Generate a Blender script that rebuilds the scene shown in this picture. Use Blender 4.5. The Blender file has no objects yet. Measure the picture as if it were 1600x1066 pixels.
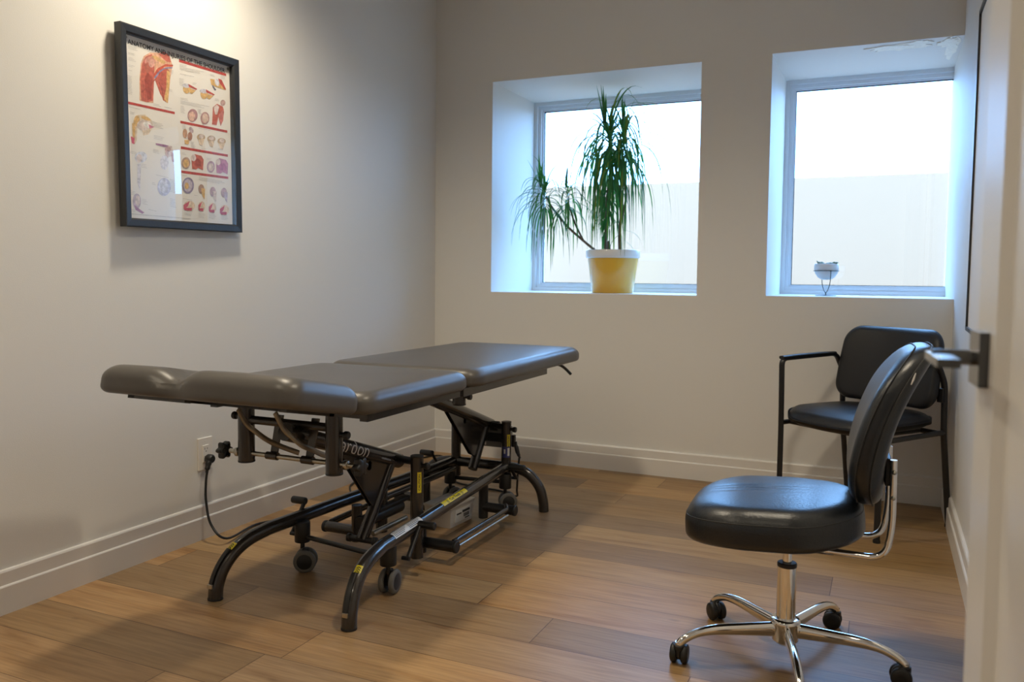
import bpy, math, random
from math import sin, cos, pi, radians, sqrt
from mathutils import Vector as V, Matrix, noise
random.seed(7)
S = bpy.context.scene
COL = S.collection

# ---------------------------------------------------------------- camera
LW, BW, RW = -2.4423, 4.2877, 0.285        # left wall x, back wall y, right wall x
FW, CEIL, REC = -1.0, 2.70, 4.8973         # front wall y, ceiling z, window plane y
cd = bpy.data.cameras.new('camera'); cam = bpy.data.objects.new('camera', cd); COL.objects.link(cam)
cd.sensor_width = 36; cd.lens = 36*1289.96/1600
cd.shift_y = -(533-509.4)/1600
yaw, pitch, roll = -.4245, -.0597, .0102
fwd = V((sin(yaw)*cos(pitch), cos(yaw)*cos(pitch), sin(pitch)))
rgt = V((cos(yaw), -sin(yaw), 0)); up = rgt.cross(fwd)
r2 = rgt*cos(roll) + up*sin(roll); u2 = -rgt*sin(roll) + up*cos(roll)
M = Matrix((r2, u2, -fwd)).transposed().to_4x4(); M.translation = V((0, 0, 1.05))
cam.matrix_world = M
cd.clip_start = .02
cd.dof.use_dof = True; cd.dof.focus_distance = 2.9; cd.dof.aperture_fstop = 4.0
S.camera = cam
# ---------------------------------------------------------------- world, lamps, exposure
vs = S.view_settings; vs.view_transform = 'Standard'; vs.look = 'None'; vs.gamma = 1; vs.use_curve_mapping = False
vs.exposure = 0.22
W = bpy.data.worlds.new('sky'); S.world = W; W.use_nodes = True
bg = W.node_tree.nodes['Background']; bg.inputs[0].default_value = (.25, .52, 1.0, 1); bg.inputs[1].default_value = 11
def lamp(kind, name, loc, energy, color, **k):
    l = bpy.data.lights.new(name, kind); l.energy = energy; l.color = color
    for a, b in k.items(): setattr(l, a, b)
    o = bpy.data.objects.new(name, l); COL.objects.link(o); o.location = loc; return o
for n, (x0, x1) in enumerate(((-2.07, -.89), (-.55, RW))):     # sampling portals in the two window openings
    o = lamp('AREA', 'window_portal', ((x0+x1)/2, REC+.12, 1.56), 1, (1, 1, 1), shape='RECTANGLE', size=x1-x0+.1, size_y=1.3)
    o.rotation_euler = (radians(-90), 0, 0); o.data.cycles.is_portal = True
POTS = [(-1.95, 2.30), (-1.90, .45), (-.42, 2.15), (-.42, .1)]
for (x, y), pw_ in zip(POTS, (74, 34, 54, 17)):
    lamp('SPOT', 'downlight_lamp', (x, y, CEIL-.07), pw_, (1.0, .875, .67), spot_size=radians(150), spot_blend=.9, shadow_soft_size=.09)

# ---------------------------------------------------------------- materials
def mat(name, col, rough=.5, metal=0, spec=.5, coat=0, bump=0, bscale=200, var=0, vscale=5, sheen=0, trans=0, coat_rough=.1):
    m = bpy.data.materials.new(name); m.use_nodes = True; nt = m.node_tree; b = nt.nodes['Principled BSDF']
    b.inputs['Base Color'].default_value = (*col, 1); b.inputs['Roughness'].default_value = rough
    b.inputs['Metallic'].default_value = metal; b.inputs['Specular IOR Level'].default_value = spec
    b.inputs['Coat Weight'].default_value = coat; b.inputs['Coat Roughness'].default_value = coat_rough
    b.inputs['Transmission Weight'].default_value = trans
    tc = nt.nodes.new('ShaderNodeTexCoord')
    if bump:
        n = nt.nodes.new('ShaderNodeTexNoise'); n.inputs['Scale'].default_value = bscale; n.inputs['Detail'].default_value = 4
        bp = nt.nodes.new('ShaderNodeBump'); bp.inputs['Strength'].default_value = bump; bp.inputs['Distance'].default_value = .002
        nt.links.new(tc.outputs['Object'], n.inputs['Vector']); nt.links.new(n.outputs[0], bp.inputs['Height'])
        nt.links.new(bp.outputs[0], b.inputs['Normal'])
    if var:
        n = nt.nodes.new('ShaderNodeTexNoise'); n.inputs['Scale'].default_value = vscale; n.inputs['Detail'].default_value = 3
        r = nt.nodes.new('ShaderNodeValToRGB'); r.color_ramp.elements[0].position = .3; r.color_ramp.elements[1].position = .7
        r.color_ramp.elements[0].color = (*[c*(1-var) for c in col], 1); r.color_ramp.elements[1].color = (*[min(1, c*(1+var)) for c in col], 1)
        nt.links.new(tc.outputs['Object'], n.inputs['Vector']); nt.links.new(n.outputs[0], r.inputs[0]); nt.links.new(r.outputs[0], b.inputs['Base Color'])
    return m
M_wall = mat('wall_paint', (.76, .745, .71), .55, bump=.15, bscale=260, spec=.35)
M_ceil = mat('ceiling_paint', (.78, .77, .74), .8)
M_trim = mat('trim_paint', (.76, .735, .70), .35, spec=.45)
M_door = mat('door_paint', (.74, .72, .68), .35, spec=.5)
M_patch = mat('filler_plaster', (.95, .90, .80), .8, var=.06, vscale=60)
M_winframe = mat('window_vinyl', (.74, .76, .78), .4)
M_gasket = mat('glazing_gasket', (.05, .05, .05), .5)
M_stucco = mat('stucco', (.39, .205, .108), .9, bump=.4, bscale=40)
M_pad = mat('taupe_vinyl', (.088, .080, .072), .36, spec=.5, bump=.12, bscale=420, var=.04, vscale=8)
M_leather = mat('black_leather', (.005, .007, .010), .34, spec=.60, bump=.3, bscale=160)
M_leather2 = mat('black_vinyl', (.010, .010, .012), .42, spec=.45, bump=.2, bscale=300)
M_thread = mat('seam_thread', (.02, .02, .02), .6)
M_steel = mat('powder_coated_steel', (.040, .035, .032), .24, metal=.35, spec=.6, coat=.35)
M_black = mat('black_plastic', (.010, .010, .010), .42)
M_matte = mat('black_matte_metal', (.012, .012, .013), .35, spec=.5)
M_handle = mat('black_door_hardware', (.012, .012, .013), .16, spec=.8, coat=.6)
M_rubber = mat('grey_rubber', (.13, .125, .115), .6)
M_brubber = mat('black_rubber', (.012, .012, .012), .7)
M_zinc = mat('zinc_rod', (.50, .48, .42), .32, metal=1)
M_chrome = mat('chrome', (.80, .79, .77), .07, metal=1)
M_brass = mat('dull_strap_metal', (.30, .26, .20), .4, metal=.7)
M_cream = mat('control_box_grey', (.16, .15, .135), .5)
M_cord = mat('cord_rubber', (.008, .008, .008), .45)
M_plate = mat('outlet_plastic', (.80, .76, .70), .3)
M_slot = mat('slot_dark', (.05, .04, .035), .6)
M_yellow = mat('yellow_sticker', (.75, .62, .02), .4)
M_white = mat('white_sticker', (.72, .72, .70), .4)
M_ink = mat('black_ink', (.02, .02, .02), .5)
M_letter = mat('white_lettering', (.62, .60, .57), .4)
M_blue = mat('blue_sticker', (.04, .05, .20), .4)
M_box = mat('translucent_tub', (.62, .58, .52), .35)
M_potw = mat('pot_white_glaze', (.80, .80, .78), .25, coat=.5)
M_poty = mat('pot_yellow_glaze', (.80, .46, .05), .2, coat=.7)
M_soil = mat('potting_soil', (.045, .03, .02), .95, bump=1, bscale=90)
def leafmat(name, col, tcol):
    m = mat(name, col, .35, var=.4, vscale=9); nt = m.node_tree; t = nt.nodes.new('ShaderNodeBsdfTranslucent'); t.inputs[0].default_value = (*tcol, 1)
    x = nt.nodes.new('ShaderNodeMixShader'); x.inputs[0].default_value = .4; nt.links.new(nt.nodes['Principled BSDF'].outputs[0], x.inputs[1]); nt.links.new(t.outputs[0], x.inputs[2]); nt.links.new(x.outputs[0], nt.nodes['Material Output'].inputs[0])
    return m
M_leaf = leafmat('dracaena_leaf', (.04, .15, .055), (.05, .22, .03))
M_leaf2 = leafmat('dracaena_leaf_yellowing', (.16, .20, .03), (.2, .28, .03))
M_stem = mat('dracaena_stem', (.16, .12, .085), .8, bump=1, bscale=60)
M_succ = mat('succulent_leaf', (.20, .27, .19), .5, var=.2, vscale=30)
M_bowl = mat('bowl_ceramic', (.60, .60, .60), .35)
M_wire = mat('dark_wire', (.03, .045, .05), .4, metal=.6)
M_paper = mat('poster_paper', (.80, .77, .72), .6)
M_frame = mat('black_wood_frame', (.022, .024, .028), .38, bump=.3, bscale=120)
M_lampm = bpy.data.materials.new('lamp_lens'); M_lampm.use_nodes = True
_e = M_lampm.node_tree.nodes['Principled BSDF']; _e.inputs['Emission Color'].default_value = (1, .72, .45, 1); _e.inputs['Emission Strength'].default_value = 14
def glass(name, refl=1.0, tint=(1, 1, 1)):
    m = bpy.data.materials.new(name); m.use_nodes = True; nt = m.node_tree; nt.nodes.remove(nt.nodes['Principled BSDF'])
    out = nt.nodes['Material Output']; t = nt.nodes.new('ShaderNodeBsdfTransparent'); t.inputs[0].default_value = (*tint, 1)
    g = nt.nodes.new('ShaderNodeBsdfGlossy'); g.inputs['Roughness'].default_value = .01
    lw = nt.nodes.new('ShaderNodeLayerWeight'); lw.inputs[0].default_value = .5
    f = nt.nodes.new('ShaderNodeMath'); f.operation = 'POWER'; f.inputs[1].default_value = 5; nt.links.new(lw.outputs['Facing'], f.inputs[0])
    mm = nt.nodes.new('ShaderNodeMath'); mm.operation = 'MULTIPLY_ADD'; mm.inputs[1].default_value = .9; mm.inputs[2].default_value = .04*refl; mm.use_clamp = True
    x = nt.nodes.new('ShaderNodeMixShader')
    nt.links.new(f.outputs[0], mm.inputs[0]); nt.links.new(mm.outputs[0], x.inputs[0]); nt.links.new(t.outputs[0], x.inputs[1]); nt.links.new(g.outputs[0], x.inputs[2]); nt.links.new(x.outputs[0], out.inputs[0])
    return m
M_glass = glass('window_glass', 1.0, (.96, .98, .98))
M_acrylic = glass('poster_glazing', 3.0)

def wood_floor():
    m = bpy.data.materials.new('maple_planks'); m.use_nodes = True; nt = m.node_tree; b = nt.nodes['Principled BSDF']; N = nt.nodes; L = nt.links
    tc = N.new('ShaderNodeTexCoord'); sep = N.new('ShaderNodeSeparateXYZ'); L.new(tc.outputs['Object'], sep.inputs[0])
    def math_(op, a, b_=None, c=None):
        n = N.new('ShaderNodeMath'); n.operation = op
        for i, v in enumerate((a, b_, c)):
            if v is None: continue
            if isinstance(v, (int, float)): n.inputs[i].default_value = v
            else: L.new(v, n.inputs[i])
        return n.outputs[0]
    PW, PL = .19, 1.45
    yy = math_('DIVIDE', math_('ADD', sep.outputs['Y'], 2.05), PW)
    row = math_('FLOOR', yy); fy = math_('FRACT', yy)
    w1 = N.new('ShaderNodeTexWhiteNoise'); w1.noise_dimensions = '1D'; L.new(row, w1.inputs['W'])
    xx = math_('ADD', math_('DIVIDE', sep.outputs['X'], PL), math_('MULTIPLY', w1.outputs['Value'], 7.3))
    colm = math_('FLOOR', xx); fx = math_('FRACT', xx)
    cv = N.new('ShaderNodeCombineXYZ'); L.new(row, cv.inputs[0]); L.new(colm, cv.inputs[1])
    w2 = N.new('ShaderNodeTexWhiteNoise'); w2.noise_dimensions = '3D'; L.new(cv.outputs[0], w2.inputs['Vector'])
    # grain: stretched noise, offset per plank
    off = N.new('ShaderNodeVectorMath'); off.operation = 'MULTIPLY_ADD'
    L.new(w2.outputs['Color'], off.inputs[0]); off.inputs[1].default_value = (40, 40, 40); L.new(tc.outputs['Object'], off.inputs[2])
    mp = N.new('ShaderNodeMapping'); mp.inputs['Scale'].default_value = (1.3, 11, 1); L.new(off.outputs[0], mp.inputs[0])
    n1 = N.new('ShaderNodeTexNoise'); n1.inputs['Scale'].default_value = 1.6; n1.inputs['Detail'].default_value = 5; n1.inputs['Distortion'].default_value = .6; L.new(mp.outputs[0], n1.inputs['Vector'])
    mp2 = N.new('ShaderNodeMapping'); mp2.inputs['Scale'].default_value = (5, 110, 1); L.new(off.outputs[0], mp2.inputs[0])
    n2 = N.new('ShaderNodeTexNoise'); n2.inputs['Scale'].default_value = 1.2; n2.inputs['Detail'].default_value = 4; L.new(mp2.outputs[0], n2.inputs['Vector'])
    rp = N.new('ShaderNodeValToRGB'); cr = rp.color_ramp
    cr.elements[0].position = .22; cr.elements[0].color = (.155, .072, .026, 1)
    cr.elements[1].position = .74; cr.elements[1].color = (.41, .262, .128, 1)
    e = cr.elements.new(.34); e.color = (.31, .175, .072, 1)
    e = cr.elements.new(.44); e.color = (.37, .225, .102, 1)
    L.new(n1.outputs[0], rp.inputs[0])
    hsv = N.new('ShaderNodeHueSaturation'); L.new(rp.outputs[0], hsv.inputs['Color'])
    L.new(math_('MULTIPLY_ADD', w2.outputs['Value'], .62, .66), hsv.inputs['Value'])
    sw = N.new('ShaderNodeSeparateColor'); L.new(w2.outputs['Color'], sw.inputs[0])
    L.new(math_('MULTIPLY_ADD', sw.outputs[1], .16, .92), hsv.inputs['Saturation'])
    L.new(math_('MULTIPLY_ADD', sw.outputs[2], .007, .4965), hsv.inputs['Hue'])
    mx = N.new('ShaderNodeMix'); mx.data_type = 'RGBA'; mx.blend_type = 'MULTIPLY'; mx.inputs['Factor'].default_value = 1
    g2 = N.new('ShaderNodeValToRGB'); g2.color_ramp.elements[0].color = (.78, .76, .74, 1); g2.color_ramp.elements[0].position = .3; g2.color_ramp.elements[1].color = (1.06, 1.06, 1.06, 1); g2.color_ramp.elements[1].position = .6
    L.new(n2.outputs[0], g2.inputs[0]); L.new(hsv.outputs[0], mx.inputs['A']); L.new(g2.outputs[0], mx.inputs['B'])
    # knots
    vo = N.new('ShaderNodeTexVoronoi'); vo.inputs['Scale'].default_value = 1.0
    mp3 = N.new('ShaderNodeMapping'); mp3.inputs['Scale'].default_value = (3.0, 7.0, 1); L.new(off.outputs[0], mp3.inputs[0]); L.new(mp3.outputs[0], vo.inputs['Vector'])
    kn = math_('SUBTRACT', 1, math_('SMOOTH_MIN', math_('DIVIDE', vo.outputs['Distance'], .075), 1, .2))
    mk = N.new('ShaderNodeMix'); mk.data_type = 'RGBA'; L.new(math_('MULTIPLY', kn, .55), mk.inputs['Factor']); L.new(mx.outputs['Result'], mk.inputs['A']); mk.inputs['B'].default_value = (.10, .045, .018, 1)
    # seams
    ey = math_('MINIMUM', fy, math_('SUBTRACT', 1, fy)); ex = math_('MINIMUM', fx, math_('SUBTRACT', 1, fx))
    s1 = math_('LESS_THAN', ey, .0070); s2 = math_('LESS_THAN', ex, .0010); sm = math_('MAXIMUM', s1, s2)
    ms = N.new('ShaderNodeMix'); ms.data_type = 'RGBA'; L.new(math_('MULTIPLY', sm, .8), ms.inputs['Factor']); L.new(mk.outputs['Result'], ms.inputs['A']); ms.inputs['B'].default_value = (.07, .03, .012, 1)
    L.new(ms.outputs['Result'], b.inputs['Base Color'])
    b.inputs['Roughness'].default_value = .38; b.inputs['Specular IOR Level'].default_value = .42
    bp = N.new('ShaderNodeBump'); bp.inputs['Strength'].default_value = .12; bp.inputs['Distance'].default_value = .001
    L.new(math_('SUBTRACT', n2.outputs[0], sm), bp.inputs['Height']); L.new(bp.outputs[0], b.inputs['Normal'])
    return m
M_floor = wood_floor()

# ---------------------------------------------------------------- mesh helpers
SPLIT = {'treadle_arm', 'brake_rod', 'bump_stop', 'upper_crossbar', 'lock_nut', 'end_cap', 'pivot_shaft', 'pivot_bolt', 'plate_screw', 'push_pin', 'hinge', 'socket_slot', 'seat_support', 'glide', 'bracket_screw', 'back_mount', 'gusset_plate', 'glazing_gasket', 'lift_motor'}
class MB:
    def __init__(s): s.v = []; s.f = []; s.m = []; s.mats = []; s.flat = set()
    def mi(s, m):
        if m is None: return 0
        if m not in s.mats: s.mats.append(m)
        return s.mats.index(m)
    def add(s, vs, fs, m=None, flat=False):
        o = len(s.v); s.v += [tuple(p) for p in vs]; k = s.mi(m)
        for f in fs:
            if flat: s.flat.add(len(s.f))
            s.f.append([i+o for i in f]); s.m.append(k)
    def build(s, name, m=None, parent=None, world=True, tf=None):
        if name in SPLIT:
            ps = s.pieces()
            if len(ps) > 1:
                return [p.build_one(name, m, parent, world, tf) for p in ps][0]
        return s.build_one(name, m, parent, world, tf)
    def pieces(s):
        key = {}; par = list(range(len(s.v)))
        def find(i):
            while par[i] != i: par[i] = par[par[i]]; i = par[i]
            return i
        for i, p in enumerate(s.v):
            k = tuple(round(c, 5) for c in p)
            if k in key: par[find(i)] = find(key[k])
            else: key[k] = i
        for f in s.f:
            for i in f[1:]: par[find(i)] = find(f[0])
        g = {}
        for i in range(len(s.v)): g.setdefault(find(i), []).append(i)
        cs = [(ix, [min(s.v[i][a] for i in ix)-.0008 for a in range(3)], [max(s.v[i][a] for i in ix)+.0008 for a in range(3)]) for ix in g.values()]
        done = False
        while not done:
            done = True
            for a in range(len(cs)):
                for b in range(a+1, len(cs)):
                    if all(cs[a][1][k] <= cs[b][2][k] and cs[b][1][k] <= cs[a][2][k] for k in range(3)):
                        cs[a] = (cs[a][0]+cs[b][0], [min(x, y) for x, y in zip(cs[a][1], cs[b][1])], [max(x, y) for x, y in zip(cs[a][2], cs[b][2])]); cs.pop(b); done = False; break
                if not done: break
        out = []
        for ix, _, _ in cs:
            q = MB(); q.mats = list(s.mats); st = sorted(ix); mp = {i: j for j, i in enumerate(st)}; q.v = [s.v[i] for i in st]
            for fi, f in enumerate(s.f):
                if f[0] in mp:
                    if fi in s.flat: q.flat.add(len(q.f))
                    q.f.append([mp[i] for i in f]); q.m.append(s.m[fi])
            out.append(q)
        return out
    def build_one(s, name, m=None, parent=None, world=True, tf=None):
        me = bpy.data.meshes.new(name)
        vs = s.v if tf is None else [tuple(tf @ V(p)) for p in s.v]
        me.from_pydata(vs, [], s.f); me.validate()
        ms = s.mats if s.mats and m is None else [m] + s.mats
        if s.mats and m is not None:
            ms = s.mats
        for q in ms: me.materials.append(q)
        me.polygons.foreach_set('material_index', s.m)
        sm = [i not in s.flat for i in range(len(s.f))]
        me.polygons.foreach_set('use_smooth', sm); me.update()
        o = bpy.data.objects.new(name, me); COL.objects.link(o)
        if parent is not None:
            o.parent = parent
            if world and parent.type == 'EMPTY': o.matrix_parent_inverse = Matrix.Translation(-V(parent.location))
        return o
def empty(name, loc, label=None, cat=None, group=None, rz=0, kind=None):
    o = bpy.data.objects.new(name, None); COL.objects.link(o); o.location = loc; o.rotation_euler = (0, 0, rz); o.empty_display_size = .1
    return tag(o, label, cat, group, kind)
def tag(o, label=None, cat=None, group=None, kind=None):
    if label: o['label'] = label
    if cat: o['category'] = cat
    if group: o['group'] = group
    if kind: o['kind'] = kind
    return o
def box(mb, a, b, m=None, bev=0):
    x0, y0, z0 = [min(a[i], b[i]) for i in range(3)]; x1, y1, z1 = [max(a[i], b[i]) for i in range(3)]
    if not bev:
        mb.add([(x0,y0,z0),(x1,y0,z0),(x1,y1,z0),(x0,y1,z0),(x0,y0,z1),(x1,y0,z1),(x1,y1,z1),(x0,y1,z1)],
               [(0,3,2,1),(4,5,6,7),(0,1,5,4),(1,2,6,5),(2,3,7,6),(3,0,4,7)], m, flat=True); return
    # rounded box: corner patches
    n = 3; vs = []; idx = {}
    c = ((x0+x1)/2, (y0+y1)/2, (z0+z1)/2); h = ((x1-x0)/2-bev, (y1-y0)/2-bev, (z1-z0)/2-bev)
    import bmesh
    bm = bmesh.new(); bmesh.ops.create_cube(bm, size=2)
    for v in bm.verts: v.co = V((c[0]+v.co.x*(h[0]+bev), c[1]+v.co.y*(h[1]+bev), c[2]+v.co.z*(h[2]+bev)))
    bmesh.ops.bevel(bm, geom=list(bm.edges), offset=bev, segments=2, profile=.5, affect='EDGES')
    bm.verts.index_update()
    mb.add([v.co[:] for v in bm.verts], [[v.index for v in f.verts] for f in bm.faces], m, flat=True); bm.free()
def cr(pts, n=8):
    P = [V(p) for p in pts]; P = [P[0]*2-P[1]] + P + [P[-1]*2-P[-2]]; out = []
    for i in range(1, len(P)-2):
        for k in range(n):
            t = k/n; a, b, c, d = P[i-1:i+3]
            out.append(.5*((2*b)+(c-a)*t+(2*a-5*b+4*c-d)*t*t+(3*b-a-3*c+d)*t**3))
    out.append(P[-2]); return out
def fillet(pts, r, n=6):
    P = [V(p) for p in pts]; out = [P[0]]
    for i in range(1, len(P)-1):
        a, b, c = P[i-1], P[i], P[i+1]; d1 = (a-b); d2 = (c-b); rr = min(r, d1.length*.49, d2.length*.49)
        p, q = b+d1.normalized()*rr, b+d2.normalized()*rr
        for k in range(n+1):
            t = k/n; out.append(p*(1-t)**2+b*2*t*(1-t)+q*t*t)
    out.append(P[-1]); return out
def frames(P):
    T = []
    for i in range(len(P)):
        t = (P[min(i+1, len(P)-1)]-P[max(i-1, 0)]); T.append(t.normalized() if t.length > 1e-9 else V((0, 0, 1)))
    n = T[0].cross(V((0, 0, 1)))
    if n.length < .05: n = T[0].cross(V((1, 0, 0)))
    n.normalize(); out = []
    for i in range(len(P)):
        if i:
            n = n-T[i]*n.dot(T[i]); n.normalize()
        out.append((T[i], n.copy(), T[i].cross(n)))
    return out
def tube(mb, pts, r, m=None, seg=16, cap=True, r2=None, rot=0, pw=1.0):
    """round (or elliptical with r2, squarer with pw<1) tube along pts; r may be a list"""
    P = [V(p) for p in pts]; F = frames(P); vs = []; fs = []
    for i, (t, n, b) in enumerate(F):
        ra = r[i] if isinstance(r, (list, tuple)) else r
        rb = ra if r2 is None else (r2[i] if isinstance(r2, (list, tuple)) else r2)
        for k in range(seg):
            a = 2*pi*k/seg+rot; ca, sa = cos(a), sin(a)
            ca = math.copysign(abs(ca)**pw, ca); sa = math.copysign(abs(sa)**pw, sa)
            vs.append(P[i]+n*ca*ra+b*sa*rb)
    for i in range(len(P)-1):
        for k in range(seg):
            k2 = (k+1) % seg; fs.append((i*seg+k, i*seg+k2, (i+1)*seg+k2, (i+1)*seg+k))
    mb.add(vs, fs, m)
    if cap:
        mb.add(vs[:seg], [tuple(range(seg))[::-1]], m, flat=True); mb.add(vs[-seg:], [tuple(range(seg))], m, flat=True)
def cyl(mb, a, b, r, m=None, seg=24, bev=0, r2=None):
    a, b = V(a), V(b); d = (b-a).normalized(); rb = r if r2 is None else r2
    if bev: tube(mb, [a, a+d*bev*.3, a+d*bev, b-d*bev, b-d*bev*.3, b], [r-bev, r-bev*.3, r, rb, rb-bev*.3, rb-bev], m, seg)
    else: tube(mb, [a, b], [r, rb], m, seg)
def lathe(mb, prof, c, m=None, seg=40, axis=None):
    c = V(c); ax = V(axis).normalized() if axis else V((0, 0, 1))
    n = ax.cross(V((0, 0, 1)))
    n = V((1, 0, 0)) if n.length < .05 else n.normalized()
    b = ax.cross(n); vs = []; fs = []
    for r, z in prof:
        for k in range(seg):
            a = 2*pi*k/seg; vs.append(c+ax*z+n*r*cos(a)+b*r*sin(a))
    for i in range(len(prof)-1):
        for k in range(seg):
            k2 = (k+1) % seg; fs.append((i*seg+k, i*seg+k2, (i+1)*seg+k2, (i+1)*seg+k))
    mb.add(vs, fs, m)
    if prof[0][0] > 1e-4: mb.add(vs[:seg], [tuple(range(seg))[::-1]], m, flat=True)
    if prof[-1][0] > 1e-4: mb.add(vs[-seg:], [tuple(range(seg))], m, flat=True)
def prism(mb, poly, d, m=None):
    """poly: list of 3D points in a plane, d: extrusion vector"""
    n = len(poly); d = V(d); P = [V(p) for p in poly]
    mb.add(P+[p+d for p in P], [tuple(range(n))[::-1], tuple(range(n, 2*n))]+[(i, (i+1) % n, n+(i+1) % n, n+i) for i in range(n)], m, flat=True)
def sphere(mb, c, r, m=None, seg=16, sc=(1, 1, 1)):
    vs = []; fs = []; R = seg//2
    for i in range(R+1):
        for k in range(seg):
            a = pi*i/R; b = 2*pi*k/seg; vs.append((c[0]+r*sc[0]*sin(a)*cos(b), c[1]+r*sc[1]*sin(a)*sin(b), c[2]-r*sc[2]*cos(a)))
    for i in range(R):
        for k in range(seg): fs.append((i*seg+k, i*seg+(k+1) % seg, (i+1)*seg+(k+1) % seg, (i+1)*seg+k))
    mb.add(vs, fs, m)
def cushion(mb, hx, hy, c, T, R, crown=0, deform=None, m=None, M_=30, botR=None):
    """upholstered slab, centred on 0; c corner radius, T thickness, R edge rounding"""
    h = min(hx, hy); botR = R if botR is None else botR
    def bp(k):
        s = k/(M_)*4; e = int(s) % 4; t = (s-int(s))*2-1
        return [(t, -1), (1, t), (-t, 1), (-1, -t)][e]
    def P(k, ins):
        a, b = bp(k); q = V((a*hx, b*hy)); cl = V((max(-hx+c, min(hx-c, q.x)), max(-hy+c, min(hy-c, q.y)))); d = q-cl
        if d.length > 1e-9: q = cl+d.normalized()*c
        nx = d.normalized() if d.length > 1e-9 else V((0, 0))
        if ins <= h*.3:
            # inset towards the inside by an even amount
            ia, ib = (hx-ins)/hx, (hy-ins)/hy
            return V((q.x*ia, q.y*ib))
        s = (h-ins)/h; s0 = (h-h*.3)/h
        base = V((q.x*(hx-h*.3)/hx, q.y*(hy-h*.3)/hy))
        return base*(s/s0)
    K = M_*4//4*1; K = M_
    ins_list = []
    NR = 7
    rings = []
    for i in range(8, -1, -1):                          # bottom, centre outwards
        pass
    inner = [h*k_ for k_ in (.99, .94, .88, .82, .76, .70, .64, .58, .52, .46, .40, .35, .31)]
    for a in inner: rings.append((a, -T/2))
    for i in range(NR+1):
        a = (pi/2)*i/NR; rings.append((botR*(1-sin(a)), -T/2+botR*(1-cos(a))*1.0 if botR < T/2 else -T/2+ (T/2)*(1-cos(a))))
    for i in range(NR+1):
        a = (pi/2)*i/NR; zz = (T/2-R if R < T/2 else 0)+(min(R, T/2))*sin(a); rings.append((R*(1-cos(a)), zz))
    for a in inner[::-1]: rings.append((a, T/2))
    vs = []; fs = []; n = M_*4
    def bpk(k):
        s = k/M_; e = int(s) % 4; t = (s-int(s))*2-1
        return [(t, -1), (1, t), (-t, 1), (-1, -t)][e]
    bp = bpk
    def P2(k, ins):
        a, b = bpk(k); q = V((a*hx, b*hy)); cl = V((max(-hx+c, min(hx-c, q.x)), max(-hy+c, min(hy-c, q.y)))); d = q-cl
        if d.length > 1e-9: q = cl+d.normalized()*c
        if ins <= h*.3: return V((q.x*(hx-ins)/hx, q.y*(hy-ins)/hy))
        base = V((q.x*(hx-h*.3)/hx, q.y*(hy-h*.3)/hy)); return base*((h-ins)/(h*.7))
    for ins, z in rings:
        for k in range(n):
            p = P2(k, ins); zz = z
            if z > 0: 
                f = max(0, 1-(1-ins/h)**2); zz += crown*f*(z/(T/2))
            q = V((p.x, p.y, zz))
            vs.append(deform(q) if deform else q)
    for i in range(len(rings)-1):
        for k in range(n):
            k2 = (k+1) % n; fs.append((i*n+k, i*n+k2, (i+1)*n+k2, (i+1)*n+k))
    fs.append(tuple(range(n))[::-1]); L = (len(rings)-1)*n; fs.append(tuple(range(L, L+n)))
    mb.add(vs, fs, m)
def loop_curve(hx, hy, c, n=80, z=0, deform=None):
    out = []
    for k in range(n):
        s = k/n*4; e = int(s) % 4; t = (s-int(s))*2-1
        a, b = [(t, -1), (1, t), (-t, 1), (-1, -t)][e]
        q = V((a*hx, b*hy)); cl = V((max(-hx+c, min(hx-c, q.x)), max(-hy+c, min(hy-c, q.y)))); d = q-cl
        if d.length > 1e-9: q = cl+d.normalized()*c
        p = V((q.x, q.y, z)); out.append(deform(p) if deform else p)
    out.append(out[0]); return out
def patch(mb, p0, p1, r, mid, half, m=None, seg=8):
    """sticker hugging a cylinder between p0 and p1; mid: direction the sticker faces; half: half angle"""
    p0, p1 = V(p0), V(p1); t = (p1-p0).normalized(); n = V(mid); n = (n-t*n.dot(t)).normalized(); b = t.cross(n); vs = []
    for p in (p0, p1):
        for k in range(seg+1):
            a = -half+2*half*k/seg; vs.append(p+(n*cos(a)+b*sin(a))*r)
    mb.add(vs, [(k, k+1, seg+2+k, seg+1+k) for k in range(seg)], m)
def text_geo(s, size, bold=0):
    cu = bpy.data.curves.new('t', 'FONT'); cu.body = s; cu.size = size; cu.offset = bold; cu.resolution_u = 3
    ob = bpy.data.objects.new('t', cu); COL.objects.link(ob)
    me = bpy.data.meshes.new_from_object(ob)
    vs = [tuple(v.co) for v in me.vertices]; fs = [tuple(p.vertices) for p in me.polygons]
    bpy.data.objects.remove(ob); bpy.data.meshes.remove(me); bpy.data.curves.remove(cu)
    return vs, fs
def wrap_text(mb, s, size, p0, axis, r, mid, m, bold=0, center=True, stretch=1):
    vs, fs = text_geo(s, size, bold)
    if not vs: return
    w = max(v[0] for v in vs); t = V(axis).normalized(); n = V(mid); n = (n-t*n.dot(t)).normalized(); b = n.cross(t); p0 = V(p0); out = []
    import bmesh
    bm = bmesh.new(); bv = [bm.verts.new(v) for v in vs]
    for f in fs:
        try: bm.faces.new([bv[i] for i in f])
        except ValueError: pass
    y_ = min(v[1] for v in vs)
    while y_ < max(v[1] for v in vs):
        y_ += r*.12; bmesh.ops.bisect_plane(bm, geom=bm.verts[:]+bm.edges[:]+bm.faces[:], plane_co=(0, y_, 0), plane_no=(0, 1, 0))
    bm.verts.index_update(); vs = [tuple(v.co) for v in bm.verts]; fs = [tuple(v.index for v in f.verts) for f in bm.faces]; bm.free()
    for x, y, z in vs:
        y -= size*.33; a = y/r; out.append(p0+t*((x-(w/2 if center else 0))*stretch)+(n*cos(a)+b*sin(a))*r)
    mb.add(out, fs, m, flat=True)
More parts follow.
